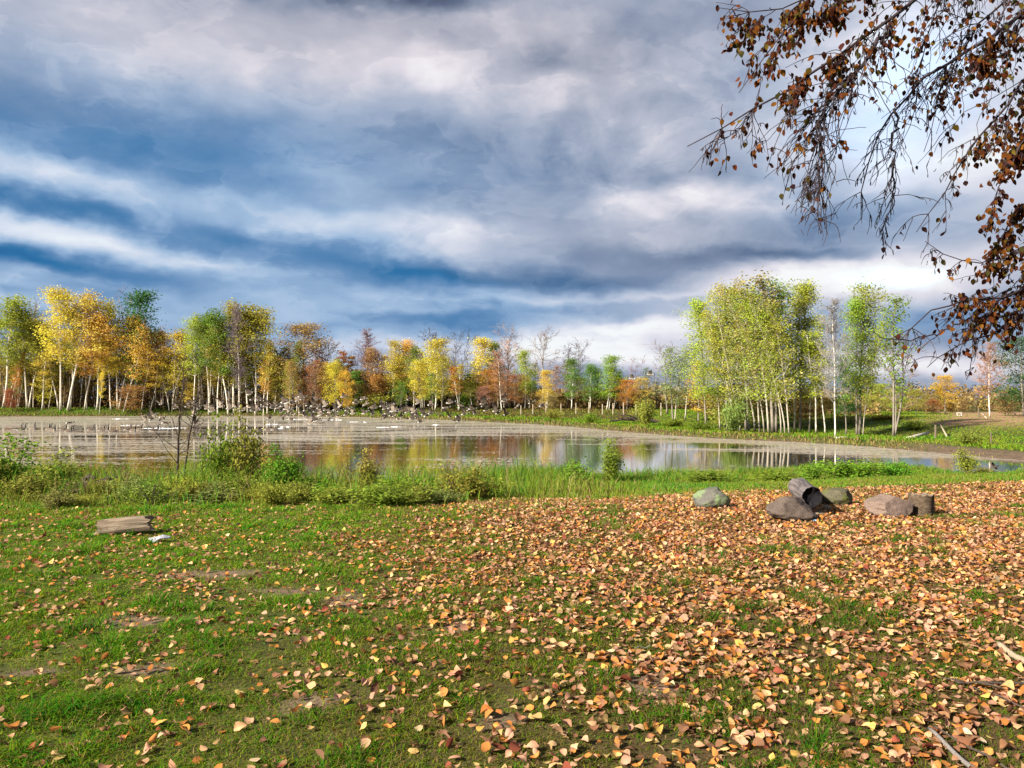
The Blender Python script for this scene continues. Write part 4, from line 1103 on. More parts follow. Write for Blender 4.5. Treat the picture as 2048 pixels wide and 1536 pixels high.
def log_mesh(name, L, r0, r1, seed, mat, half=False, hollow=0.0, sides=40, n=18, squash=1.0, ragged=0.05):
    """log along +X from 0 to L, uneven skin with furrows"""
    mb = MB(); V = []
    for i in range(n):
        t = i / (n - 1)
        for j in range(sides):
            a_ = 2 * math.pi * j / sides
            r = (r0 + (r1 - r0) * t) * (1 + 0.17 * mn.noise(Vector((math.cos(a_) * 1.6, math.sin(a_) * 1.6, t * 1.5 + seed))) + 0.09 * mn.noise(Vector((math.cos(a_) * 6, math.sin(a_) * 6, t * 2 + seed))))
            yy, zz = math.cos(a_) * r, math.sin(a_) * r * squash
            if half: zz = max(zz, -0.35 * r)
            rag = ragged * mn.noise(Vector((math.cos(a_) * 2.6, math.sin(a_) * 2.6, seed + 5))) * (t ** 6 - (1 - t) ** 6)
            V.append((t * L + 0.02 * mn.noise(Vector((a_, seed, t))) + rag, yy, zz))
    faces = [(i * sides + j, i * sides + (j + 1) % sides, (i + 1) * sides + (j + 1) % sides, (i + 1) * sides + j) for i in range(n - 1) for j in range(sides)]
    mb.add(V, faces)
    return mb, np.array(V).reshape(n, sides, 3)
def end_mesh(ring, out_, depth=0.0, flip=False):
    """cut face of a log: a slightly domed or hollowed disc set into the end ring"""
    mb = MB(); c = ring.mean(0); k = len(ring)
    r1 = c + (ring - c) * 0.72 - np.array(out_) * depth * .8; r2 = c - np.array(out_) * depth
    v = np.concatenate([ring, r1, [r2]])
    f = [(j, (j + 1) % k, k + (j + 1) % k, k + j) for j in range(k)] + [(k + j, k + (j + 1) % k, 2 * k) for j in range(k)]
    if flip: f = [tuple(reversed(q)) for q in f]
    mb.add(v, f); return mb
# propped log: far end up at the left, charred hollow end towards the camera on the right
root = empty('log', (0, 0, 0))
p_hi = W3(1596, 976, 11.3); p_lo = W3(1623, 993, 10.25)
ax = Vector(p_lo - p_hi); L = ax.length * 1.02
mb, rings = log_mesh('bark', L, 0.145, 0.125, 4.4, None)
b_ = mb.build('bark', MW_GREY, root, smooth=True)
e1 = end_mesh(rings[-1], (1, 0, 0), 0.07).build('charred_end', MW_CHAR, root, smooth=True)
e2 = end_mesh(rings[0], (-1, 0, 0), 0.0, True).build('cut_end', MW_END, root)
root.location = p_hi; root.rotation_euler = ax.to_track_quat('X', 'Z').to_euler()
tag(root, 'grey weathered log with a black charred end, propped up between the boulders', 'log')
# stump behind the pinkish boulder
x, y, z = at(1838, 10.35)
root = empty('stump', (x, y, z - 0.04))
mb, rings = log_mesh('bark', 0.31, 0.165, 0.145, 9.3, None, n=10)
b_ = mb.build('bark', MW_STUMP, root, smooth=True); b_.rotation_euler = (0, -math.pi / 2, 0); root.rotation_euler = (0.05, 0.05, 0.4)
mb, _ = MB(), 0
e1 = end_mesh(rings[-1], (1, 0, 0), 0.008).build('cut_top', MW_END, root); e1.rotation_euler = (0, -math.pi / 2, 0)
tag(root, 'upright dark tree stump with flat sawn top behind the pinkish boulder', 'stump')
# split log on the left lawn
x, y, z = at(203, 8.75)
root = empty('log', (x, y, z + 0.07))
mb, rings = log_mesh('bark', 0.50, 0.092, 0.105, 14.1, None, half=True, ragged=0.13)
mb.build('bark', MW_TAN, root, smooth=True)
end_mesh(rings[-1], (1, 0, 0), 0.004).build('cut_end', MW_END, root); end_mesh(rings[0], (-1, 0, 0), 0.004, True).build('cut_end', MW_END, root)
root.rotation_euler = (math.radians(18), math.radians(-3), math.radians(14))
tag(root, 'short weathered tan split log lying on the left lawn', 'log')
# pale flat scrap beside it
x, y, z = at(317, 8.35)
mv, mf = ico(3); mv = mv * np.array([0.105, 0.055, 0.014]); mv = mv * (1 + 0.3 * np.sin(np.arctan2(mv[:, 1:2], mv[:, :1]) * 3 + 1)); mv[:, 2] += 0.010 * np.sin(mv[:, 0] * 40)
M_PALE_ST = stone_mat('pale_slab', (0.26, 0.27, 0.29), (0.50, 0.50, 0.54))
o = obj('flat_stone', mesh_np('flat_stone', mv, np.array(mf).ravel(), np.full(len(mf), 3), M_PALE_ST, smooth=True), None, (x, y, z + 0.045)); o.rotation_euler = (0.25, -0.12, 0.35)
tag(o, 'pale grey flat stone in the grass right of the split log', 'stone')
# blue scrap of litter by the red-brown boulder
t_ = NT('blue_plastic'); M_BLUE = t_.done(t_.bsdf((0.15, 0.32, 0.50), 0.4, 0.4))
x, y, z = at(1629, 9.72)
mv, mf = ico(2); mv = mv * np.array([0.028, 0.02, 0.012]) * (1 + 0.3 * np.sin(mv[:, :1] * 7))
o = obj('litter_scrap', mesh_np('litter_scrap', mv, np.array(mf).ravel(), np.full(len(mf), 3), M_BLUE), None, (x, y, z + 0.035)); tag(o, 'tiny crumpled blue scrap of litter at the foot of the red-brown boulder', 'litter')

# sticks in the front right corner
def stick(pts, r0, r1, mat, label, name='stick', side=()):
    P_ = np.array(pts); tt = np.linspace(0, 1, len(P_)); q = np.linspace(0, 1, 12)
    S_ = np.stack([np.interp(q, tt, P_[:, k]) for k in range(3)], 1)
    S_[:, 2] += 0.006 * np.sin(q * 9 + P_[0][0] * 7)
    mb = MB(); mb.tube(S_, np.linspace(r0, r1, 12) * (1 + 0.08 * np.sin(np.arange(12) * 2.3)), 8)
    for f, dx, dy, dz in side:
        k = int(f * 11); mb.tube([S_[k], S_[k] + np.array([dx, dy, dz]) * .5 + np.array([0, 0, .005]), S_[k] + np.array([dx, dy, dz])], [r1 * .8, r1 * .6, r1 * .3], 5)
    o = mb.build(name, mat, None, smooth=True); c = S_.mean(0)
    for v in o.data.vertices: v.co -= Vector(c)
    o.location = c
    return tag(o, label, 'stick', 'sticks lying among the leaves')
def gp(px, py, up=0.02):
    """point on the lawn seen at photo pixel"""
    d = (CAM_Z - LAWN) * F / (py - HZ)
    for _ in range(3):
        z = TZ(gx(px, d), d); d = (CAM_Z - z) * F / (py - HZ)
    return (gx(px, d), d, TZ(gx(px, d), d) + up)
M_STK = bark_mat('grey_stick', (0.26, 0.235, 0.21), (0.10, 0.085, 0.075), 0, 6)
M_STKP = bark_mat('pale_stick', (0.42, 0.33, 0.22), (0.2, 0.15, 0.10), 0, 6)
M_STKD = bark_mat('dark_stick', (0.10, 0.075, 0.055), (0.03, 0.024, 0.02), 0, 6)
stick([gp(1852, 1468, .035), gp(1900, 1512, .03), gp(1965, 1562, .025), gp(2060, 1640, .02)], 0.008, 0.014, M_STK, 'thick pale grey stick pointing out of the front right corner')
stick([gp(1860, 1462, .03), gp(1930, 1500, .03), gp(2010, 1545, .025)], 0.004, 0.006, M_STKD, 'thin dark stick lying alongside the thick pale grey one')
stick([gp(1992, 1300, .04), gp(2030, 1324, .035), gp(2110, 1372, .03)], 0.017, 0.020, M_STKP, 'pale yellowish broken branch end at the right edge')
stick([gp(1905, 1370, .03), gp(1960, 1376, .035), gp(2060, 1372, .03)], 0.004, 0.008, M_STKD, 'thin dark twig lying level at the right edge', side=((.4, .10, -.12, 0), (.2, -.1, .05, .01)))
stick([gp(1940, 1380, .03), gp(2000, 1405, .03), gp(2070, 1432, .03)], 0.003, 0.005, M_STKD, 'thin dark twig slanting down under the level twig')
stick([gp(1268, 1302, .03), gp(1300, 1300, .03)], 0.002, 0.003, M_STK, 'short thin grey twig in the middle of the lawn')
# ------------------------------------------------------------------ shrubs and weeds on the near bank
def gen_shrub(seed, H, W_, nst, nleaf, ls, leafy=1.0, lo=0.2, arch=0.5, sub=4, dense=False):
    rng = np.random.default_rng(seed); mb = MB(); anch = []
    for k in range(nst):
        az = rng.uniform(0, 6.28); out_ = W_ / 2 * rng.uniform(0.1, 1.0); h = H * rng.uniform(0.55, 1.0) * (1 - 0.35 * (out_ / (W_ / 2)) ** 2)
        t = np.linspace(0, 1, 7)
        p = np.stack([math.cos(az) * out_ * t ** (1 + arch) + rng.normal(0, .012, 7).cumsum() * H, math.sin(az) * out_ * t ** (1 + arch) + rng.normal(0, .012, 7).cumsum() * H, h * (t - 0.12 * arch * t ** 3)], 1)
        p[0] = (rng.normal(0, .05 * W_), rng.normal(0, .05 * W_), 0)
        mb.tube(p, np.linspace(0.008, 0.0025, 7) * (0.6 + H * .5), 4, cap=False)
        for j in range(sub):
            q = rng.uniform(lo, 1); ps = np.array([np.interp(q, t, p[:, c]) for c in range(3)])
            d = np.array([rng.normal(0, .6), rng.normal(0, .6), rng.uniform(.3, 1)]); d /= np.linalg.norm(d); Ls = H * rng.uniform(.08, .25)
            e_ = ps + d * Ls; mb.tube([ps, (ps + e_) / 2 + rng.normal(0, .01, 3), e_], [0.003, 0.0025, 0.0015], 3, cap=False)
            for g in (.3, .55, .8, 1): anch.append(ps + (e_ - ps) * g)
        for q in np.linspace(max(lo, .3), 1, 6): anch.append(np.array([np.interp(q, t, p[:, c]) for c in range(3)]))
    A = np.array(anch); k = rng.integers(0, len(A), nleaf)
    P_ = A[k] + rng.normal(0, 0.035 * (1 + H), (nleaf, 3)) * np.array([1, 1, .8]); P_[:, 2] = np.maximum(P_[:, 2], 0.02)
    cl = vnoise(A[k][:, 0] * 1.0, A[k][:, 2], 0.18, seed, 2)
    return mb, leaf_cards(P_, ls, rng, 0.5, np.clip(.5 * cl + .5 * rng.uniform(0, 1, nleaf), 0, 1))
SHR = {}
t_ = NT('green_stem'); M_STEM = t_.done(t_.bsdf((0.13, 0.15, 0.03), 0.8, 0.1))
def shr(key, **kw):
    mb, (v, l, s, val) = gen_shrub(**kw)
    SHR.setdefault(key, []).append((mb.mesh('stems', M_DARK if key in ('willow', 'twiggy') else M_STEM), mesh_np('leaves', v, l, s, M_CROWN, fval=val), kw['H'], kw['W_']))
for k in range(3):
    shr('willow', seed=500 + k, H=1.2, W_=0.8, nst=12, nleaf=2300, ls=0.042, lo=0.3, arch=0.6)
    shr('mound', seed=520 + k, H=0.6, W_=1.1, nst=46, nleaf=2300, ls=0.040, lo=0.1, arch=0.3, sub=6)
    shr('twiggy', seed=540 + k, H=0.9, W_=0.9, nst=16, nleaf=700, ls=0.035, lo=0.2, arch=0.2, sub=7)
    shr('weed', seed=560 + k, H=0.7, W_=0.5, nst=22, nleaf=1100, ls=0.034, lo=0.12, arch=0.2)
SC_ = {'green': (0.19, 0.28, 0.03), 'olive': (0.28, 0.27, 0.05), 'bright green': (0.14, 0.30, 0.025), 'yellowish': (0.29, 0.32, 0.045), 'brown': (0.26, 0.18, 0.09), 'grey green': (0.24, 0.27, 0.08)}
sr = np.random.default_rng(99)
def shrub(px, d, top, wpx, kind, colr, label, name='shrub', cat='shrub', grp='shrubs and weeds along the near bank'):
    x, y, z = at(px, d); rb = row_of(z, d)
    tm, cm, H0, W0 = SHR[kind][int(sr.integers(0, 3))]
    h = max(0.12, (rb - top) * d / F); w = wpx * d / F
    root = empty(name, (x, y, z - 0.02)); root.scale = (w / W0 * 1.15, w / W0 * 1.15, h / H0 * (1.32 if kind == 'willow' else 1.15)); root.rotation_euler = (0, 0, float(sr.uniform(0, 6.28)))
    obj('stems', tm, root); c = obj('leaves', cm, root); c.color = (*(np.array(SC_[colr]) * sr.uniform(.88, 1.12, 3)), 1)
    return tag(root, label, cat, grp)
shrub(20, 13.5, 893, 120, 'willow', 'green', 'tall green leafy shrub at the left edge of the photo')
shrub(-40, 13.0, 915, 120, 'mound', 'olive', 'olive leafy shrub cut by the left edge')
shrub(60, 12.4, 950, 130, 'mound', 'olive', 'low olive mound of weeds under the tall shrub at the left edge')
shrub(112, 14.5, 915, 100, 'willow', 'olive', 'olive feathery shrub second in from the left edge')
shrub(150, 12.6, 960, 90, 'twiggy', 'brown', 'brown dead twiggy weeds in front of the dark root clump', cat='weeds')
shrub(235, 13.0, 958, 110, 'mound', 'olive', 'olive weeds right of the dark root clump', cat='weeds')
shrub(255, 15.0, 930, 70, 'twiggy', 'brown', 'sparse brown twigs behind the dark root clump', cat='weeds')
shrub(300, 12.3, 972, 120, 'mound', 'green', 'green weed mound between the root clump and the saplings', cat='weeds')
shrub(352, 13.5, 955, 110, 'mound', 'yellowish', 'yellowish weed mound at the foot of the two bare saplings', cat='weeds')
shrub(420, 12.4, 965, 110, 'mound', 'grey green', 'grey-green weed mound just right of the bare saplings', cat='weeds')
shrub(446, 16.5, 856, 74, 'willow', 'green', 'tall green willow shrub right of the bare saplings, taller leftmost of the pair')
shrub(500, 16.5, 852, 78, 'willow', 'olive', 'tall loose olive willow shrub, right one of the pair by the saplings')
shrub(470, 13.3, 950, 100, 'weed', 'green', 'green leafy weed below the pair of tall willow shrubs', cat='weeds')
shrub(520, 12.2, 975, 130, 'mound', 'yellowish', 'yellow-green weed mound left of the dark-stemmed shrub', cat='weeds')
shrub(576, 13.2, 908, 84, 'willow', 'bright green', 'bright green shrub with dark stems reaching over the water')
shrub(600, 11.9, 968, 90, 'mound', 'olive', 'olive weed mound at the foot of the bright green shrub', cat='weeds')
shrub(650, 12.0, 972, 130, 'mound', 'bright green', 'bright green grassy mound between shrub and bushy mound', cat='weeds')
shrub(698, 14.5, 905, 44, 'twiggy', 'yellowish', 'thin twiggy weed with few yellowish leaves standing against the water', cat='weeds')
shrub(732, 14.0, 912, 60, 'willow', 'olive', 'small upright olive shrub above the bushy mound')
shrub(770, 11.4, 972, 180, 'mound', 'green', 'broad dense green bush mound at the lawn edge near the middle')
shrub(840, 11.6, 972, 110, 'mound', 'olive', 'olive bush mound right of the broad dense green one')
shrub(905, 12.6, 922, 84, 'twiggy', 'olive', 'tall twiggy olive shrub at the middle of the bank')
shrub(945, 12.4, 938, 70, 'weed', 'olive', 'olive leafy shrub just right of the tall twiggy one')
shrub(890, 11.8, 980, 90, 'mound', 'grey green', 'low grey-green bush under the tall twiggy shrub', cat='weeds')
shrub(1222, 22.5, 892, 56, 'willow', 'green', 'light yellow-green shrub standing at the open water')
shrub(1150, 20.5, 925, 60, 'weed', 'green', 'low green weed clump at the water left of the light shrub', cat='weeds')
shrub(1420, 20.0, 940, 120, 'weed', 'green', 'green weeds on the bank behind the lichen boulder', cat='weeds')
shrub(1560, 21.0, 940, 120, 'weed', 'green', 'green weeds on the bank left of the propped log', cat='weeds')
shrub(1700, 22.0, 918, 150, 'mound', 'bright green', 'dark bright green clump at the water behind the mossy boulder', cat='weeds')
shrub(1790, 22.0, 926, 90, 'mound', 'bright green', 'green clump at the water right behind the stump', cat='weeds')
shrub(1620, 22.0, 932, 80, 'mound', 'green', 'green clump at the water behind the propped log', cat='weeds')
shrub(1932, 20.5, 905, 44, 'willow', 'yellowish', 'thin yellowish shrub at the right end of the pond')
shrub(1962, 20.0, 935, 60, 'weed', 'olive', 'small olive weed right of the thin yellowish shrub', cat='weeds')
shrub(2040, 21.0, 935, 60, 'mound', 'green', 'green clump on the bank at the right edge', cat='weeds')
# the lower belt of weeds between lawn and water, each clump a plant of its own
wl = [(px + float(sr.uniform(-16, 16)), float(sr.uniform(10.9, 14.2))) for px in range(-20, 985, 34)]
for i, (px, d) in enumerate(wl):
    kind = ('mound', 'weed', 'mound', 'twiggy', 'weed')[int(sr.integers(0, 5))]; cn = ('olive', 'green', 'yellowish', 'grey green', 'olive', 'bright green', 'yellowish')[int(sr.integers(0, 7))]
    rb = row_of(TZ(gx(px, d), d), d)
    shrub(px, d, rb - float(sr.uniform(24, 50)), float(sr.uniform(60, 120)), kind, cn, f"low {cn} {'twiggy' if kind == 'twiggy' else 'leafy'} weed clump, {ORD[i + 1]} from the left along the lawn edge", name='weed_clump', cat='weeds', grp='weed clumps along the lawn edge')
# far bank shrubs
for px, d, top, w, k, c, lab in ((1108, 84, 818, 40, 'mound', 'olive', 'dark olive bush on the far bank right of the white birch'), (1290, 66, 800, 56, 'mound', 'olive', 'olive bush on the far bank beside the fallen dead tree'), (1180, 74, 828, 40, 'mound', 'green', 'low green bush on the far bank below the fence'),
                                 (1400, 58, 842, 60, 'mound', 'green', 'dark green low bush left of the leaning grove'), (1466, 54, 800, 70, 'mound', 'grey green', 'tall dark bush under the leaning grove'), (1350, 64, 838, 60, 'mound', 'green', 'green low bush at the foot of the pale green trees'), (1830, 52, 842, 60, 'mound', 'yellowish', 'yellowish weeds by the fence post on the right bank'),
                                 (1765, 60, 828, 80, 'mound', 'olive', 'olive scrub behind the grey trunk on the right bank'), (1935, 40, 866, 50, 'weed', 'olive', 'olive weeds on the right bank by the dark rut'), (760, 117, 790, 90, 'mound', 'olive', 'dark olive scrub under the trees behind the geese'), (640, 119, 790, 90, 'mound', 'brown', 'brown scrub under the trees left of the geese')):
    shrub(px, d, top, w, k, c, lab, grp='bushes along the far bank')
for px, d, h, nb_, sp, lab, base_c in ((1045, 19.0, 0.80, 110, 0.32, 'tall straw and green reed clump standing by the water in the middle', 0.5), (1018, 18.5, 0.55, 60, 0.22, 'shorter green reed clump left of the tall straw one', 0.9), (1153, 22.0, 0.55, 60, 0.3, 'dark green sedge tuft at the open water', 0.9), (645, 17.5, 0.5, 60, 0.3, 'green sedge tuft behind the bright green mound', 0.8)):
    x, y, z = at(px, d); n = nb_
    bx, by = sr.normal(0, sp, n), sr.normal(0, sp * .6, n)
    c = palette(np.clip(base_c + sr.normal(0, .3, n), 0, 1), [(0, (0.32, 0.24, 0.10)), (.5, (0.20, 0.20, 0.05)), (1, (0.05, 0.17, 0.03))])
    o = obj('reed_clump', blades('reed_clump', bx, by, np.zeros(n) - .03, h * sr.uniform(.5, 1.1, n), np.full(n, 0.016), sr.uniform(.05, .45, n), c, sr), None, (x, y, z)); tag(o, lab, 'reeds', 'reed and sedge clumps on the near bank')
# two leafless saplings
def sapling(pts, r0, label, seed, ntw=26):
    rng = np.random.default_rng(seed); P_ = np.array(pts); c0 = P_[0].copy(); P_ = P_ - c0
    tt = np.linspace(0, 1, len(P_)); q = np.linspace(0, 1, 16)
    S_ = np.stack([np.interp(q, tt, P_[:, k]) for k in range(3)], 1) + np.concatenate([[np.zeros(3)], rng.normal(0, .012, (15, 3))])
    mb = MB(); mb.tube(S_, np.linspace(r0, 0.004, 16), 7)
    tw = MB(); lv = []
    H = S_[-1, 2]
    for i in range(ntw):
        f = rng.uniform(.18, .98); ps = np.array([np.interp(f, q, S_[:, k]) for k in range(3)])
        az = rng.uniform(0, 6.28); el = rng.uniform(.35, 1.1); L = H * rng.uniform(.08, .24) * (1.2 - .6 * f)
        d = np.array([math.cos(az) * math.cos(el), math.sin(az) * math.cos(el), math.sin(el)])
        m1 = ps + d * L * .5 + rng.normal(0, .015, 3); e_ = m1 + (d + np.array([0, 0, .3])) * L * .5
        tw.tube([ps, m1, e_], [0.008, 0.006, 0.0025], 4, cap=False)
        for g in range(2):
            s0 = ps + (e_ - ps) * rng.uniform(.3, .9); e2 = s0 + (d + rng.normal(0, .6, 3)) * L * .4
            tw.tube([s0, e2], [0.004, 0.002], 3, cap=False); lv.append(e2)
    root = empty('sapling', c0)
    mb.build('trunk', M_DARK, root, smooth=True)
    t2 = tw.build('twigs', M_DARK, root)
    v, l, s, val = leaf_cards(np.repeat(np.array(lv), 2, 0) + rng.normal(0, .03, (len(lv) * 2, 3)), 0.035, rng)
    c = obj('leaves', mesh_np('leaves', v, l, s, M_CROWN, fval=val), root); c.color = (0.20, 0.13, 0.05, 1)
    tag(root, label, 'sapling', 'bare saplings on the near bank')
x, y, z = at(357, 16)
sapling([(x, y, z), W3(357, 900, 16), W3(360, 830, 16), W3(363, 780, 16), W3(372, 690, 16)], 0.028, 'bare dark sapling with a straight stem, left one of the two', 1)
x, y, z = at(366, 16.4)
sapling([(x, y, z), W3(378, 880, 16.4), W3(388, 830, 16.4), W3(396, 790, 16.4), W3(414, 720, 16.4)], 0.024, 'bare dark sapling leaning right, right one of the two', 2, 20)
# dark root clump
x, y, z = at(198, 13.6)
mb = MB(); rr = np.random.default_rng(3)
mv, mf = ico(3)
for cx, sx_, sz_ in ((-0.17, .17, .20), (0.14, .20, .17), (0.32, .10, .10)):
    q = np.array([p * (1 + .35 * mn.noise(Vector(p) * 2.2 + Vector((cx * 9, 0, 0)))) for p in mv]); mb.add(q * np.array([sx_, .16, sz_]) + np.array([cx, 0, sz_ * .8]), mf)
for i in range(30):
    a0 = np.array([rr.uniform(-.35, .4), rr.normal(0, .08), rr.uniform(.05, .3)]); mb.tube([a0, a0 + rr.normal(0, .07, 3), a0 + rr.normal(0, .13, 3) + np.array([0, 0, .04])], [.016, .011, .004], 4)
o = mb.build('root_clump', M_DARK, None, loc=(x, y, z + 0.10)); o.scale = (.9, .9, 1.0); tag(o, 'dark brown upturned root clump among the weeds on the left bank', 'root clump')

# ------------------------------------------------------------------ posts, poles, fallen wood
M_POST = bark_mat('post_wood', (0.45, 0.38, 0.28), (0.22, 0.17, 0.12), 0, 3)
M_POSTD = bark_mat('dark_post_wood', (0.20, 0.15, 0.11), (0.08, 0.06, 0.045), 0, 3)
def post(px, d, h, r, label, mat=None, lean=0.0, grp='fence posts on the far bank'):
    x, y, z = at(px, d)
    mb = MB(); mb.tube([(0, 0, -.1), (lean * .5 * h, 0, h * .5), (lean * h, 0, h * .96), (lean * h, 0, h)], [r, r * .97, r * .94, r * .6], 8)
    o = mb.build('fence_post', mat or M_POST, None, smooth=False, loc=(x, y, z)); tag(o, label, 'fence post', grp)
pl = [(1042, 98), (1066, 97), (1092, 96), (1122, 95), (1152, 93), (1178, 92), (1205, 90), (1226, 89), (1247, 87), (1272, 86), (1300, 84), (1322, 82)]
for i, (px, d) in enumerate(pl):
    post(px, d, 1.15 + .1 * (i % 3), 0.07, f"{'pale' if i % 2 == 0 else 'weathered'} low fence post, {ORD[i + 1]} from the left in the far bank row")
post(1870, 45, 0.82, 0.06, 'dark wooden post nearest the fallen log on the right bank', M_POSTD, .02, 'single posts on the right bank')
post(1981, 41, 0.62, 0.035, 'thin dark stake standing on the right bank', M_POSTD, 0, 'single posts on the right bank')
post(1957, 60, 0.75, 0.05, 'thin dark post left of the pinkish forked birch', M_POSTD, 0, 'single posts on the right bank')
def pole(a_, b_, r0, r1, mat, label, name, cat):
    a_ = np.array(a_); b_ = np.array(b_); mb = MB(); c = (a_ + b_) / 2
    mb.tube([a_ - c, (b_ - a_) * .1, b_ - c], [r0, (r0 + r1) / 2, r1], 8); o = mb.build(name, mat, None, smooth=True, loc=c); tag(o, label, cat)
def G3(px, d, up): x, y, z = at(px, d); return (x, y, z + up)
pole(G3(1896, 46, -.05), G3(1881, 48, 0.62), .05, .04, M_POST, 'pale pole leaning left beside the dark wooden post', 'leaning_pole', 'pole')
pole(G3(1812, 45, .04), G3(1856, 48, 0.22), .13, .09, M_PALE, 'grey fallen tree trunk lying on the grass of the right bank', 'fallen_log', 'log')
pole(G3(1882, 43, .05), G3(1897, 43.4, 0.09), .04, .04, M_POST, 'short pale plank on the grass right of the dark post', 'plank', 'plank')
pole(G3(1973, 60, .02), G3(1962, 61, 0.42), .05, .04, M_POST, 'short pale pole leaning by the pinkish forked birch', 'leaning_pole', 'pole')
pole(G3(1672, 46.8, .06), G3(1697, 47.2, 0.10), .05, .03, M_BIRCH, 'white birch branch lying at the foot of the leafless birch', 'fallen_branch', 'branch')
# fallen dead tree
x, y, z = at(1268, 72); mb = MB(); rr = np.random.default_rng(8)
mb.tube([(-2.2, 0, .25), (-.6, .2, .5), (.8, .1, .55), (2.2, 0, .2)], [.07, .10, .12, .14], 7)
for i in range(26):
    a0 = np.array([rr.uniform(-2, 1.8), rr.normal(0, .1), rr.uniform(.2, .55)]); d = np.array([rr.normal(-.5, .7), rr.normal(0, .6), rr.uniform(.0, .8)])
    mb.tube([a0, a0 + d * .5 + rr.normal(0, .06, 3), a0 + d * 1.0 + rr.normal(0, .1, 3)], [.045, .03, .012], 4)
o = mb.build('fallen_tree', M_DARK, None, loc=(x, y, z)); tag(o, 'dark dead fallen tree with bare branches on the far bank', 'fallen tree')
# small frames
def frame(px, d, w, h, r, label, name, cat, mat, z0=0.0, legs=True):
    x, y, z = at(px, d); root = empty(name, (x, y, z + z0))
    for sx_ in (-1, 1):
        m_ = MB(); m_.tube([(sx_ * w / 2, 0, 0), (sx_ * w / 2, 0, h - r * .9)], [r, r], 6); m_.build('leg', mat, root)
    m_ = MB(); m_.box((0, 0, h), (w + 2.6 * r, 3 * r, 1.8 * r)); m_.build('top_bar', mat, root)
    m_ = MB(); m_.box((0, 0, h * .12), (w - 2.2 * r, 2 * r, 1.6 * r)); m_.build('cross_bar', mat, root)
    tag(root, label, cat)
t_ = NT('white_paint'); M_WHITE = t_.done(t_.bsdf(t_.mix(t_.noise(t_.coord(), 8, 3), (0.62, 0.60, 0.55), (0.8, 0.79, 0.76)), 0.6, 0.3))
frame(603, 117, .75, 3.0, .06, 'slim pale wooden stand at the wood edge below the rust red maple', 'wooden_stand', 'stand', M_POST)
frame(1918, 70, .38, .26, .022, 'small white bench-like frame at the far edge of the field', 'white_frame', 'frame', M_WHITE)

# ------------------------------------------------------------------ geese
t_ = NT('goose_plumage'); M_GOOSE = t_.done(t_.bsdf(t_.attr('col'), 0.8, 0.15))
C_BK, C_WH, C_BR, C_BE, C_DK, C_UN = (0.012, 0.010, 0.010), (0.50, 0.47, 0.42), (0.11, 0.082, 0.06), (0.40, 0.35, 0.28), (0.035, 0.027, 0.022), (0.24, 0.195, 0.15)
def loft(mb, st, sides=10):
    """st: list of (centre xyz, half width, half height, top colour, belly colour)"""
    V = []
    for c, w, h, _, _ in st:
        for j in range(sides):
            a_ = 2 * math.pi * (j + .5) / sides
            V.append((c[0], c[1] + math.cos(a_) * w, c[2] + math.sin(a_) * h))
    n = len(st); mb_faces = {}
    base = np.array(V)
    for i in range(n - 1):
        for j in range(sides):
            k = (j + 1) % sides; top = math.sin(2 * math.pi * (j + 1) / sides) > -0.2
            mb_faces.setdefault(st[i][3] if top else st[i][4], []).append((i * sides + j, i * sides + k, (i + 1) * sides + k, (i + 1) * sides + j))
    mb_faces.setdefault(st[0][3], []).append(tuple(reversed(range(sides)))); mb_faces.setdefault(st[-1][3], []).append(tuple((n - 1) * sides + j for j in range(sides)))
    first = True; off = mb.n
    for col_, fs in mb_faces.items():
        if first: mb.add(base, fs, col_); first = False
        else:
            for f in fs:
                mb.l.extend([i + off for i in f]); mb.s.append(len(f)); mb.c.append(col_); mb.m.append(0)
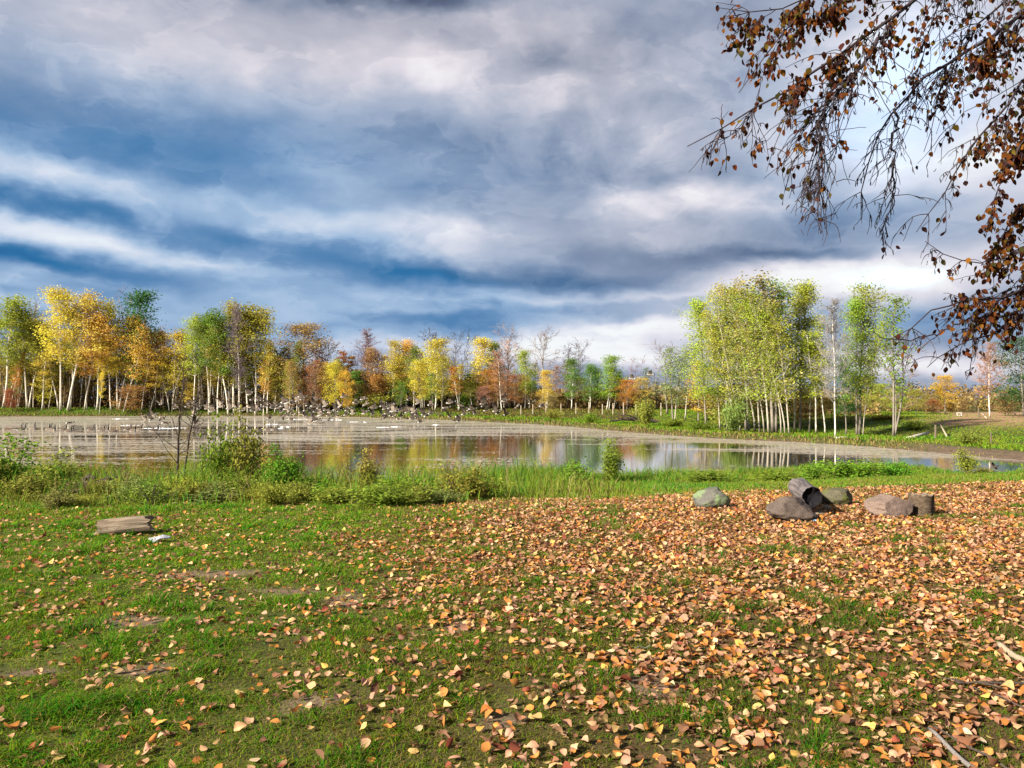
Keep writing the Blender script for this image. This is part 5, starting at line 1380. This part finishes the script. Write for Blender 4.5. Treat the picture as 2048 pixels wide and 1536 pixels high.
def goose_fly(a1, a2, sweep=0.0, pitch=0.0):
    mb = MB()
    loft(mb, [((-.50, 0, .01), .05, .008, C_BK, C_BK), ((-.40, 0, .01), .07, .02, C_BK, C_WH), ((-.34, 0, 0), .08, .05, C_WH, C_WH), ((-.22, 0, -.01), .10, .085, C_BR, C_WH), ((-.05, 0, -.01), .115, .105, C_BR, C_BE), ((.12, 0, 0), .105, .10, C_BR, C_BE), ((.24, 0, .02), .07, .07, C_BE, C_BE),
              ((.31, 0, .04), .042, .042, C_BK, C_BK), ((.42, 0, .055), .034, .034, C_BK, C_BK), ((.50, 0, .065), .04, .04, C_WH, C_WH), ((.555, 0, .065), .042, .042, C_BK, C_BK), ((.60, 0, .055), .022, .02, C_BK, C_BK), ((.65, 0, .05), .010, .008, C_BK, C_BK)])
    for sgn in (-1, 1):
        pts = [(.10, .05, .05)]; ang = a1; y_, z_ = .06, .05
        secs = [(.13, -.17, y_ * .6, z_, .02)]
        for L_, ang, xl, xt in ((.20, a1, .16, -.17), (.20, a1 * .9 + a2 * .1, .17, -.14), (.20, a2, .08, -.14), (.20, a2, -.03, -.14)):
            y_ += L_ * math.cos(ang); z_ += L_ * math.sin(ang)
            secs.append((xl - sweep * y_, xt - sweep * y_, y_, z_, .012))
        V = []
        for xl, xt, yy, zz, th in secs:
            V += [(xl, sgn * yy, zz), ((xl + xt) / 2, sgn * yy, zz + th), (xt, sgn * yy, zz), ((xl + xt) / 2, sgn * yy, zz - th * .6)]
        off = mb.n; cols = [C_BR, C_BR, C_DK, C_BK]; cund = [C_UN, C_UN, C_BR, C_DK]
        mb.add(V, [(0, 1, 2, 3)], C_BR)
        for i in range(4):
            for a_, b_, cc in ((0, 1, cols[i]), (1, 2, cols[i]), (2, 3, cund[i]), (3, 0, cund[i])):
                f = [i * 4 + a_, i * 4 + b_, i * 4 + 4 + b_, i * 4 + 4 + a_]
                if sgn < 0: f = f[::-1]
                mb.l.extend([q + off for q in f]); mb.s.append(4); mb.c.append(cc); mb.m.append(0)
        f = [16, 17, 18, 19]; mb.l.extend([q + off for q in f]); mb.s.append(4); mb.c.append(C_BK); mb.m.append(0)
    return mb.mesh('flying_goose', M_GOOSE, usecol=True)
def goose_swim():
    mb = MB()
    loft(mb, [((-.42, 0, .14), .03, .012, C_BK, C_WH), ((-.34, 0, .12), .08, .05, C_BK, C_WH), ((-.25, 0, .09), .12, .10, C_BR, C_WH), ((-.05, 0, .07), .16, .14, C_BR, C_BE), ((.14, 0, .07), .14, .13, C_BR, C_BE), ((.25, 0, .10), .09, .10, C_BE, C_BE), ((.285, 0, .17), .055, .05, C_BE, C_BE)])
    # neck and head as a curved loft
    P_ = np.array([(.24, 0, .15), (.28, 0, .24), (.275, 0, .33), (.27, 0, .41), (.285, 0, .47), (.33, 0, .495), (.38, 0, .485), (.44, 0, .475)])
    mb.tube(P_, [.06, .045, .036, .034, .038, .042, .030, .010], 8, C_BK)
    for sgn in (-1, 1): mb.tube([(.29, sgn * .022, .44), (.305, sgn * .036, .475), (.32, sgn * .026, .50)], [.018, .02, .014], 6, C_WH)
    return mb.mesh('swimming_goose', M_GOOSE, usecol=True)
POSES = [('wings raised', goose_fly(1.05, 1.25)), ('wings half raised', goose_fly(.6, .85)), ('wings spread level', goose_fly(.15, .05)), ('wings lowered', goose_fly(-.25, -.75)), ('wings swept high', goose_fly(1.25, .95, .2)), ('wings bent', goose_fly(.7, -.15))]
swim = goose_swim()
gr = np.random.default_rng(314)
fly = [(260 + x / 7.877, 780 + y / 7.877) for x, y in [(230, 405), (370, 395), (240, 480), (350, 455), (510, 430), (560, 520), (720, 280), (1020, 240), (1085, 290), (1015, 390), (1030, 510), (1220, 290), (1300, 330), (1425, 260), (1570, 290), (1590, 400), (1690, 300), (1780, 315), (1900, 270), (1940, 320), (2000, 300), (1890, 60), (1930, 145), (2020, 145), (910, 260), (490, 220)]]
fly += [(500 + x / 7.877, 780 + y / 7.877) for x, y in [(190, 160), (210, 220), (250, 250), (180, 300), (50, 320), (110, 310), (310, 440), (410, 240), (440, 280), (360, 275), (540, 185), (590, 200), (520, 250), (590, 245), (660, 300), (690, 210), (750, 160), (805, 105), (830, 140), (1025, 160), (890, 240), (880, 310), (770, 260), (810, 350), (1010, 250), (970, 280), (1100, 285), (1040, 340), (1130, 370), (1190, 240), (1190, 320), (1260, 350), (1420, 250), (1475, 105), (1410, 330), (1520, 380), (1540, 310), (1620, 370), (1670, 200), (1820, 230), (1780, 145), (1900, 270), (1975, 280), (1810, 360), (1930, 380), (500, 340), (600, 340), (520, 400), (620, 400), (650, 450), (870, 395), (890, 445), (960, 525), (1050, 485), (1300, 410), (1390, 440), (580, 300), (700, 380), (960, 350), (1100, 400), (1350, 300), (1240, 400)]]
fly += [(760 + x / 7.877, 780 + y / 7.877) for x, y in [(40, 240), (80, 290), (160, 290), (240, 220), (140, 255), (280, 320), (370, 340), (440, 345), (210, 330), (110, 370), (230, 400), (300, 455), (80, 430), (460, 150), (600, 205), (530, 340), (570, 375), (690, 380), (740, 405), (800, 370), (590, 435), (510, 455), (640, 500), (800, 235), (1030, 280), (1100, 200), (1260, 245), (940, 415), (1100, 420), (1230, 410), (1330, 380), (1240, 490), (1440, 300), (1500, 370), (1400, 320), (1620, 220), (1680, 325), (1620, 260), (1960, 170), (1860, 360), (1980, 390), (1820, 330), (1660, 160), (340, 410), (180, 400), (320, 330)]]
fly += [(1062, 805), (1084, 812), (1034, 814)]
used_lab = {}
for i, (px, py) in enumerate(sorted(fly)):
    d = float(gr.uniform(80, 104)); d = min(d, (CAM_Z - .22) * F / max(py - HZ, 1e-3)) if py > HZ else d
    d = max(d, 60)
    pz = CAM_Z + (HZ - py) * d / F
    pose, me = POSES[int(gr.choice(6, p=[.3, .2, .14, .12, .14, .10]))]
    o = obj('flying_goose', me, None, (gx(px, d), d, pz))
    o.rotation_euler = (float(gr.normal(0, .25)), -float(gr.uniform(0, .5)), float(gr.normal(.15, .55)))
    s_ = float(gr.uniform(0.95, 1.15)); o.scale = (s_,) * 3
    zone = 'left of the saplings' if px < 350 else 'between saplings and willow shrubs' if px < 445 else 'above the tall willow shrubs' if px < 540 else 'left in the dense flock' if px < 640 else 'amid the dense flock' if px < 780 else 'right in the dense flock' if px < 880 else 'before the yellow trees' if px < 985 else 'by the white birch'
    hgt = 'just above the water' if py > 832 else 'low over the grass strip' if py > 816 else 'high before the trees'
    tag(o, f"goose flying with {pose} {hgt}, {zone}", 'goose', 'geese taking off from the pond')
M_BD = goose_fly(.5, -.2)
for px, py, lab, hd in ((1264, 757, 'dark goose flying before the orange maple, lower left of the pair', 2.9), (1300, 749, 'dark goose flying before the orange maple, upper right of the pair', 3.0)):
    o = obj('flying_goose', M_BD, None, W3(px, py, 78)); o.rotation_euler = (.3, -.1, hd); tag(o, lab, 'goose', 'pair of geese over the far bank')
sw = [(q * .2734, 560 + r * .2734) for q, r in [(135, 1080), (245, 1070), (358, 1078), (380, 1082), (400, 1087), (462, 1080), (500, 1096), (515, 1090), (665, 1085), (745, 1087), (775, 1080), (825, 1100), (935, 1080), (975, 1092), (1020, 1085), (1130, 1090), (1960, 1080), (2010, 1080), (160, 1082)]]
for i, (px, py) in enumerate(sorted(sw)):
    d = CAM_Z * F / (py + 4 - HZ)
    o = obj('swimming_goose', swim, None, (gx(px, d), d, -.02)); o.rotation_euler = (0, 0, float(gr.normal(0, .3)) + (math.pi if i in (4, 12) else 0)); s_ = float(gr.uniform(.95, 1.1)); o.scale = (s_,) * 3
    tag(o, f"dark-necked goose floating on the pond, {ORD[i + 1]} from the left among the swimmers", 'goose', 'geese swimming on the pond')
x, y = gx(140, 74), 74.0
o = obj('flying_goose', POSES[2][1], None, (x, y, .35)); o.rotation_euler = (0, -.1, .2); tag(o, 'dark goose skimming the water behind the swimmers at the left', 'goose', 'geese taking off from the pond')
# small dark bird over the right end of the pond
mb_ = M_BD.copy(); mb_.materials[0] = M_DARK
o = obj('flying_bird', mb_, None, W3(1988, 934, 26.5)); o.scale = (.28,) * 3; o.rotation_euler = (.7, .5, 2.6); tag(o, 'small dark bird flying over the water at the right end of the pond', 'bird')
# splashes where geese run over the water
t_ = NT('white_water'); M_FOAM = t_.done(t_.bsdf((0.85, 0.85, 0.86), 0.4, 0.4))
mv2, mf2 = ico(1)
for i, (px, py, L_) in enumerate([(318, 855, 4.2), (361, 854, 1.8), (243, 836, 3.0), (262, 849, 2.2), (434, 836, 1.4), (596, 837, 4.5), (665, 838, 3.0), (706, 842, 1.6), (727, 843, 1.8), (547, 855, 2.4), (571, 852, 1.4), (766, 853, 1.8), (793, 852, 1.8), (870, 848, 1.0), (545, 1.0 + 846, 2.0)]):
    d = CAM_Z * F / (py + 2 - HZ); mb = MB(); n = int(22 * L_); ny_ = 6
    xs = np.linspace(-L_ / 2, L_ / 2, n); V = []
    env = np.sin(np.pi * np.linspace(0.02, .98, n)) * (.25 + .75 * vnoise(xs + px, xs * 0, .28, i, 2) ** 2)
    for a_ in range(n):
        for b_ in range(ny_):
            f = 1 - abs(b_ / (ny_ - 1) * 2 - 1)
            V.append((xs[a_], (b_ / (ny_ - 1) - .5) * .5 * env[a_] + .12 * math.sin(xs[a_] * 3), -.02 + f * env[a_] * gr.uniform(0.0, .24)))
    mb.add(V, [(a_ * ny_ + b_, (a_ + 1) * ny_ + b_, (a_ + 1) * ny_ + b_ + 1, a_ * ny_ + b_ + 1) for a_ in range(n - 1) for b_ in range(ny_ - 1)])
    o = mb.build('water_splash', M_FOAM, None, smooth=False, loc=(gx(px, d), d, 0))
    tag(o, f"{'long' if L_ > 2.5 else 'short'} white splash on the water, {ORD[1 + sorted([318, 361, 243, 262, 434, 596, 665, 706, 727, 547, 571, 766, 793, 870, 545]).index(px)]} from the left below the geese", 'splash', 'splashes left by the geese')
# ------------------------------------------------------------------ the overhanging birch (trunk stands just right of the picture)
def overhang():
    rng = np.random.default_rng(42)
    root_xy = (5.9, 5.9)
    zb = TZ(*root_xy)
    root = empty('birch_tree', (root_xy[0], root_xy[1], zb - .05))
    R0 = np.array([root_xy[0], root_xy[1], zb - .05])
    def loc(p): return np.asarray(p, float) - R0
    mb = MB()
    T = np.array([(0, 0, 0), (-.05, .02, 1.5), (-.12, 0, 3.0), (-.15, -.05, 5.0), (-.1, -.1, 7.5), (0, -.1, 10.5)])
    q = np.linspace(0, 1, 20); tt = np.linspace(0, 1, 6)
    TS = np.stack([np.interp(q, tt, T[:, k]) for k in range(3)], 1)
    mb.tube(TS, np.concatenate([[.24, .19], np.linspace(.165, .03, 18)]), 12)
    mb.build('trunk', M_BIRCH, root, smooth=True)
    def tp(z):  # trunk point at height above the root
        return np.array([np.interp(z, TS[:, 2], TS[:, k]) for k in range(3)]) + R0
    leafP = []; catk = MB()
    t_ = NT('dark_birch_twig'); M_TW = t_.done(t_.bsdf(t_.mix(t_.noise(t_.coord(), 30, 3), (0.020, 0.014, 0.018), (0.055, 0.038, 0.040)), 0.8, 0.2))
    twigs = MB()
    def spline(P_, n):
        P_ = np.asarray(P_, float); d = np.concatenate([[0], np.cumsum(np.linalg.norm(np.diff(P_, axis=0), axis=1))]); u = np.linspace(0, d[-1], n)
        S_ = np.stack([np.interp(u, d, P_[:, k]) for k in range(3)], 1)
        for _ in range(2): S_[1:-1] = (S_[:-2] + 2 * S_[1:-1] + S_[2:]) / 4
        return S_, d[-1]
    # leaf density by place in the crown: leafier towards the trunk and high up, bare hanging tips
    def leafy_at(p):
        px = 1024 + p[0] / p[1] * F; py = HZ - (p[2] - CAM_Z) / p[1] * F
        a_ = 0.09
        a_ += 0.85 * math.exp(-((px - 1650) / 190) ** 2 - ((py - 40) / 95) ** 2)
        a_ += 0.28 * math.exp(-((px - 1560) / 90) ** 2 - ((py - 170) / 130) ** 2)
        a_ += 0.55 * math.exp(-((px - 2030) / 110) ** 2 - ((py - 200) / 170) ** 2)
        a_ += 0.46 * math.exp(-((px - 2040) / 90) ** 2 - ((py - 480) / 150) ** 2)
        a_ += 0.38 * math.exp(-((px - 1990) / 130) ** 2 - ((py - 610) / 70) ** 2)
        a_ -= 0.16 * math.exp(-((px - 1760) / 90) ** 2 - ((py - 350) / 130) ** 2)
        if py < -60: a_ += .5
        return max(0.0, a_)
    def twig(p, d, L, r, depth):
        n = 7; pts = [np.array(p)]; dd = np.array(d, float); dd /= np.linalg.norm(dd)
        for i in range(n - 1):
            dd = dd + rng.normal(0, .17, 3) + np.array([-.03, 0, -.16]); dd /= np.linalg.norm(dd)
            pts.append(pts[-1] + dd * L / (n - 1))
        pts = np.array(pts)
        twigs.tube(pts - R0, np.linspace(max(r, .0026), .0014, n), 4, cap=False)
        la = leafy_at(pts[3])
        for i in range(1, n):
            for _ in range(2 if la > .4 else 1):
                if rng.uniform() < la * (0.75 if i < n - 1 else .9): leafP.append(pts[i] + rng.normal(0, .018, 3))
            if rng.uniform() < .10: leafP.append(('c', pts[i]))
        if depth > 0:
            for k in range(int(rng.integers(2, 5))):
                i = int(rng.integers(1, n - 1)); d2 = dd * .5 + rng.normal(0, .55, 3) + np.array([-.15, 0, -.25])
                twig(pts[i], d2, L * rng.uniform(.35, .65), r * .6, depth - 1)
    def limb(P_, r0, r1, ntw, tl=(.24, .60), depth=1, dirb=(-.4, 0, -.6)):
        S_, L = spline(P_, 26)
        S_ = S_ + np.concatenate([[np.zeros(3)], rng.normal(0, .009, (25, 3))])
        b = MB(); b.tube(S_ - R0, np.linspace(r0, r1, 26), 7, cap=True); b.build('branch', M_TW, root, smooth=True)
        for k in range(int(ntw * 2.15)):
            f = rng.uniform(.22, 1.0); i = min(24, int(f * 25)); dl = S_[i + 1] - S_[i]; dl = dl / np.linalg.norm(dl)
            d = dl * rng.uniform(.2, 1.0) + np.array(dirb) * rng.uniform(.3, 1) + rng.normal(0, .45, 3)
            if f > .8: d[0] += .3
            twig(S_[i], d, rng.uniform(*tl) * (1 if f < .8 else .55), max(r1 * .8, .0028), depth)
    def PX(l): return [W3(px, py, d) for px, py, d in l]
    # limbs, each from the trunk out over the lawn
    limb([tp(5.6), W3(2120, -170, 5.3), *PX([(1930, -90, 5.0), (1830, 0, 4.8), (1763, 50, 4.7), (1696, 91, 4.7), (1652, 131, 4.6), (1602, 171, 4.6), (1561, 191, 4.6), (1501, 228, 4.5), (1427, 249, 4.5), (1380, 290, 4.5)])], .032, .0025, 44)
    limb(PX([(1797, 37, 4.75), (1740, 104, 4.7), (1713, 148, 4.65), (1682, 175, 4.6), (1649, 201, 4.6), (1642, 255, 4.55), (1645, 319, 4.55), (1639, 396, 4.5)]), .014, .002, 24)
    limb([tp(4.9), W3(2200, -60, 5.4), *PX([(2048, 13, 5.2), (1982, 87, 5.1), (1897, 114, 5.0), (1830, 168, 5.0), (1793, 215, 4.9), (1770, 242, 4.9), (1740, 302, 4.9), (1719, 353, 4.9), (1722, 440, 4.85)])], .028, .002, 30)
    limb(PX([(1793, 215, 4.9), (1797, 242, 4.9), (1787, 285, 4.9), (1793, 353, 4.9), (1790, 403, 4.9), (1765, 465, 4.9)]), .009, .0018, 9, (.12, .3), 1)
    limb([tp(4.2), W3(2160, 60, 5.3), *PX([(2048, 161, 5.1), (2015, 208, 5.0), (1981, 265, 5.0), (1945, 300, 5.0), (1914, 336, 5.0), (1897, 386, 4.9), (1832, 465, 4.9)])], .022, .002, 26)
    limb([tp(3.0), W3(2180, 500, 5.4), *PX([(2048, 583, 5.2), (1993, 599, 5.1), (1934, 594, 5.0), (1899, 594, 5.0), (1859, 611, 5.0), (1841, 639, 5.0), (1822, 662, 5.0), (1798, 690, 5.0)])], .024, .0025, 26, dirb=(-.8, 0, .05))
    limb([tp(2.8), W3(2180, 560, 5.5), *PX([(2048, 623, 5.2), (2016, 658, 5.2), (1946, 679, 5.1), (1887, 700, 5.1), (1850, 735, 5.0)])], .022, .002, 18, (.15, .35), dirb=(-.8, 0, -.1))
    limb(PX([(2016, 630, 5.2), (1944, 637, 5.1), (1864, 672, 5.0), (1822, 679, 5.0), (1770, 679, 4.9), (1707, 644, 4.9)]), .007, .0018, 3, (.08, .2), 0)
    limb([tp(3.4), W3(2170, 440, 5.3), *PX([(2048, 505, 5.2), (1981, 527, 5.1), (1934, 527, 5.0), (1894, 515, 5.0), (1850, 484, 5.0)])], .016, .002, 16, (.15, .35), dirb=(-.7, 0, -.1))
    limb(PX([(2000, 600, 5.2), (1947, 658, 5.1), (1955, 705, 5.1), (1934, 752, 5.1)]), .008, .002, 9, (.08, .2), 0)
    limb([tp(4.4), W3(2150, 180, 5.0), *PX([(2060, 260, 4.8), (2020, 330, 4.7), (1990, 400, 4.7), (1975, 470, 4.7)])], .016, .002, 26, (.15, .35))
    limb([tp(3.8), W3(2150, 330, 5.6), *PX([(2070, 380, 5.4), (2030, 430, 5.3), (1995, 500, 5.3), (1970, 560, 5.3)])], .016, .002, 24, (.15, .35))
    limb([tp(6.2), W3(2000, -260, 5.2), *PX([(1800, -120, 5.0), (1700, -40, 4.9), (1600, 10, 4.8), (1530, 30, 4.8), (1444, 13, 4.7)])], .026, .002, 34)
    limb([tp(6.4), W3(1950, -300, 4.8), *PX([(1750, -150, 4.6), (1640, -20, 4.6), (1560, 70, 4.6), (1510, 130, 4.6), (1480, 185, 4.6)])], .022, .002, 30)
    limb([tp(5.8), W3(2050, -160, 5.6), *PX([(1900, -40, 5.4), (1862, 60, 5.3), (1846, 130, 5.3), (1830, 200, 5.3)])], .018, .002, 18)
    limb([tp(5.2), W3(2130, -80, 5.8), *PX([(2000, 0, 5.6), (1930, 90, 5.5), (1880, 200, 5.4), (1850, 300, 5.4)])], .018, .002, 20)
    limb([tp(5.5), W3(2150, -120, 4.9), *PX([(2030, -20, 4.6), (1990, 60, 4.6), (1960, 150, 4.5)])], .016, .002, 22, (.15, .35))
    # unseen crown limbs, added above and behind the camera to shade the hanging branches
    for k in range(16):
        az = math.radians(rng.uniform(150, 330)); z0 = rng.uniform(4.8, 9.0); L = rng.uniform(2.5, 4.2)
        p0 = tp(z0); e_ = p0 + np.array([math.cos(az) * L, math.sin(az) * L, rng.uniform(.2, 1.4)])
        if e_[1] > 0.5: e_[2] = max(e_[2], CAM_Z + .5 + e_[1] * .66)
        mid = (p0 + e_) / 2 + np.array([0, 0, .5])
        limb([p0, mid, e_], .03, .003, 26, (.3, .6), 1, (0, 0, -.3))
    twigs.build('twigs', M_TW, root)
    # leaves and catkins
    LP = np.array([p for p in leafP if not isinstance(p, tuple)]); CP = [p[1] for p in leafP if isinstance(p, tuple)]
    n = len(LP)
    L = rng.uniform(.030, .048, n); g = leaf_grid(L, L * rng.uniform(.62, .82, n), rng.normal(.1, .2, n), rng.normal(.08, .15, n), rng.normal(0, .25, n), rng)
    g[:, :, 0] += L[:, None] * .55                      # hang from the stalk end
    az = rng.uniform(0, 6.28, n); tilt = rng.uniform(.6, 1.5, n)
    ca, sa, ct, st = np.cos(az), np.sin(az), np.cos(tilt), np.sin(tilt)
    RM_ = np.zeros((n, 3, 3))
    RM_[:, :, 0] = np.stack([ca * ct, sa * ct, -st], 1); RM_[:, :, 1] = np.stack([-sa, ca, 0 * sa], 1); RM_[:, :, 2] = np.stack([ca * st, sa * st, ct], 1)
    spin = rng.uniform(-1.4, 1.4, n)
    y1 = g[:, :, 1] * np.cos(spin)[:, None] - g[:, :, 2] * np.sin(spin)[:, None]; z1 = g[:, :, 1] * np.sin(spin)[:, None] + g[:, :, 2] * np.cos(spin)[:, None]
    g = np.stack([g[:, :, 0], y1, z1], -1)
    gw = np.einsum('nij,nkj->nki', RM_, g) + (LP - R0)[:, None, :]
    pal = np.array([(0.10, 0.030, 0.012), (0.16, 0.055, 0.012), (0.20, 0.085, 0.015), (0.055, 0.018, 0.014), (0.12, 0.085, 0.015), (0.05, 0.05, 0.016), (0.028, 0.014, 0.014)])  # brown autumn tones, darkened in colour to stand in for crown shade
    c = pal[rng.choice(7, n, p=[.24, .22, .14, .16, .10, .06, .08])] * rng.uniform(.4, 1.05, (n, 1))
    lo2 = (np.arange(n) * 15)[:, None, None] + LEAFF[None]
    obj('leaves', mesh_np('leaves', gw.reshape(-1, 3), lo2.ravel(), np.full(n * 8, 4), M_LEAF, smooth=True, fcol=np.repeat(c, 8, axis=0)), root)
    cm = MB()
    for p in CP:
        e_ = p + np.array([rng.normal(0, .006), rng.normal(0, .006), -rng.uniform(.018, .032)]); cm.tube([p - R0, (p + e_) / 2 - R0, e_ - R0], [.0018, .0034, .0015], 5)
    if CP: cm.build('catkins', M_TW, root)
    tag(root, 'birch standing right of the picture, its drooping branches with brown leaves hanging into the sky', 'tree')
    print('overhang leaves', n)
overhang()
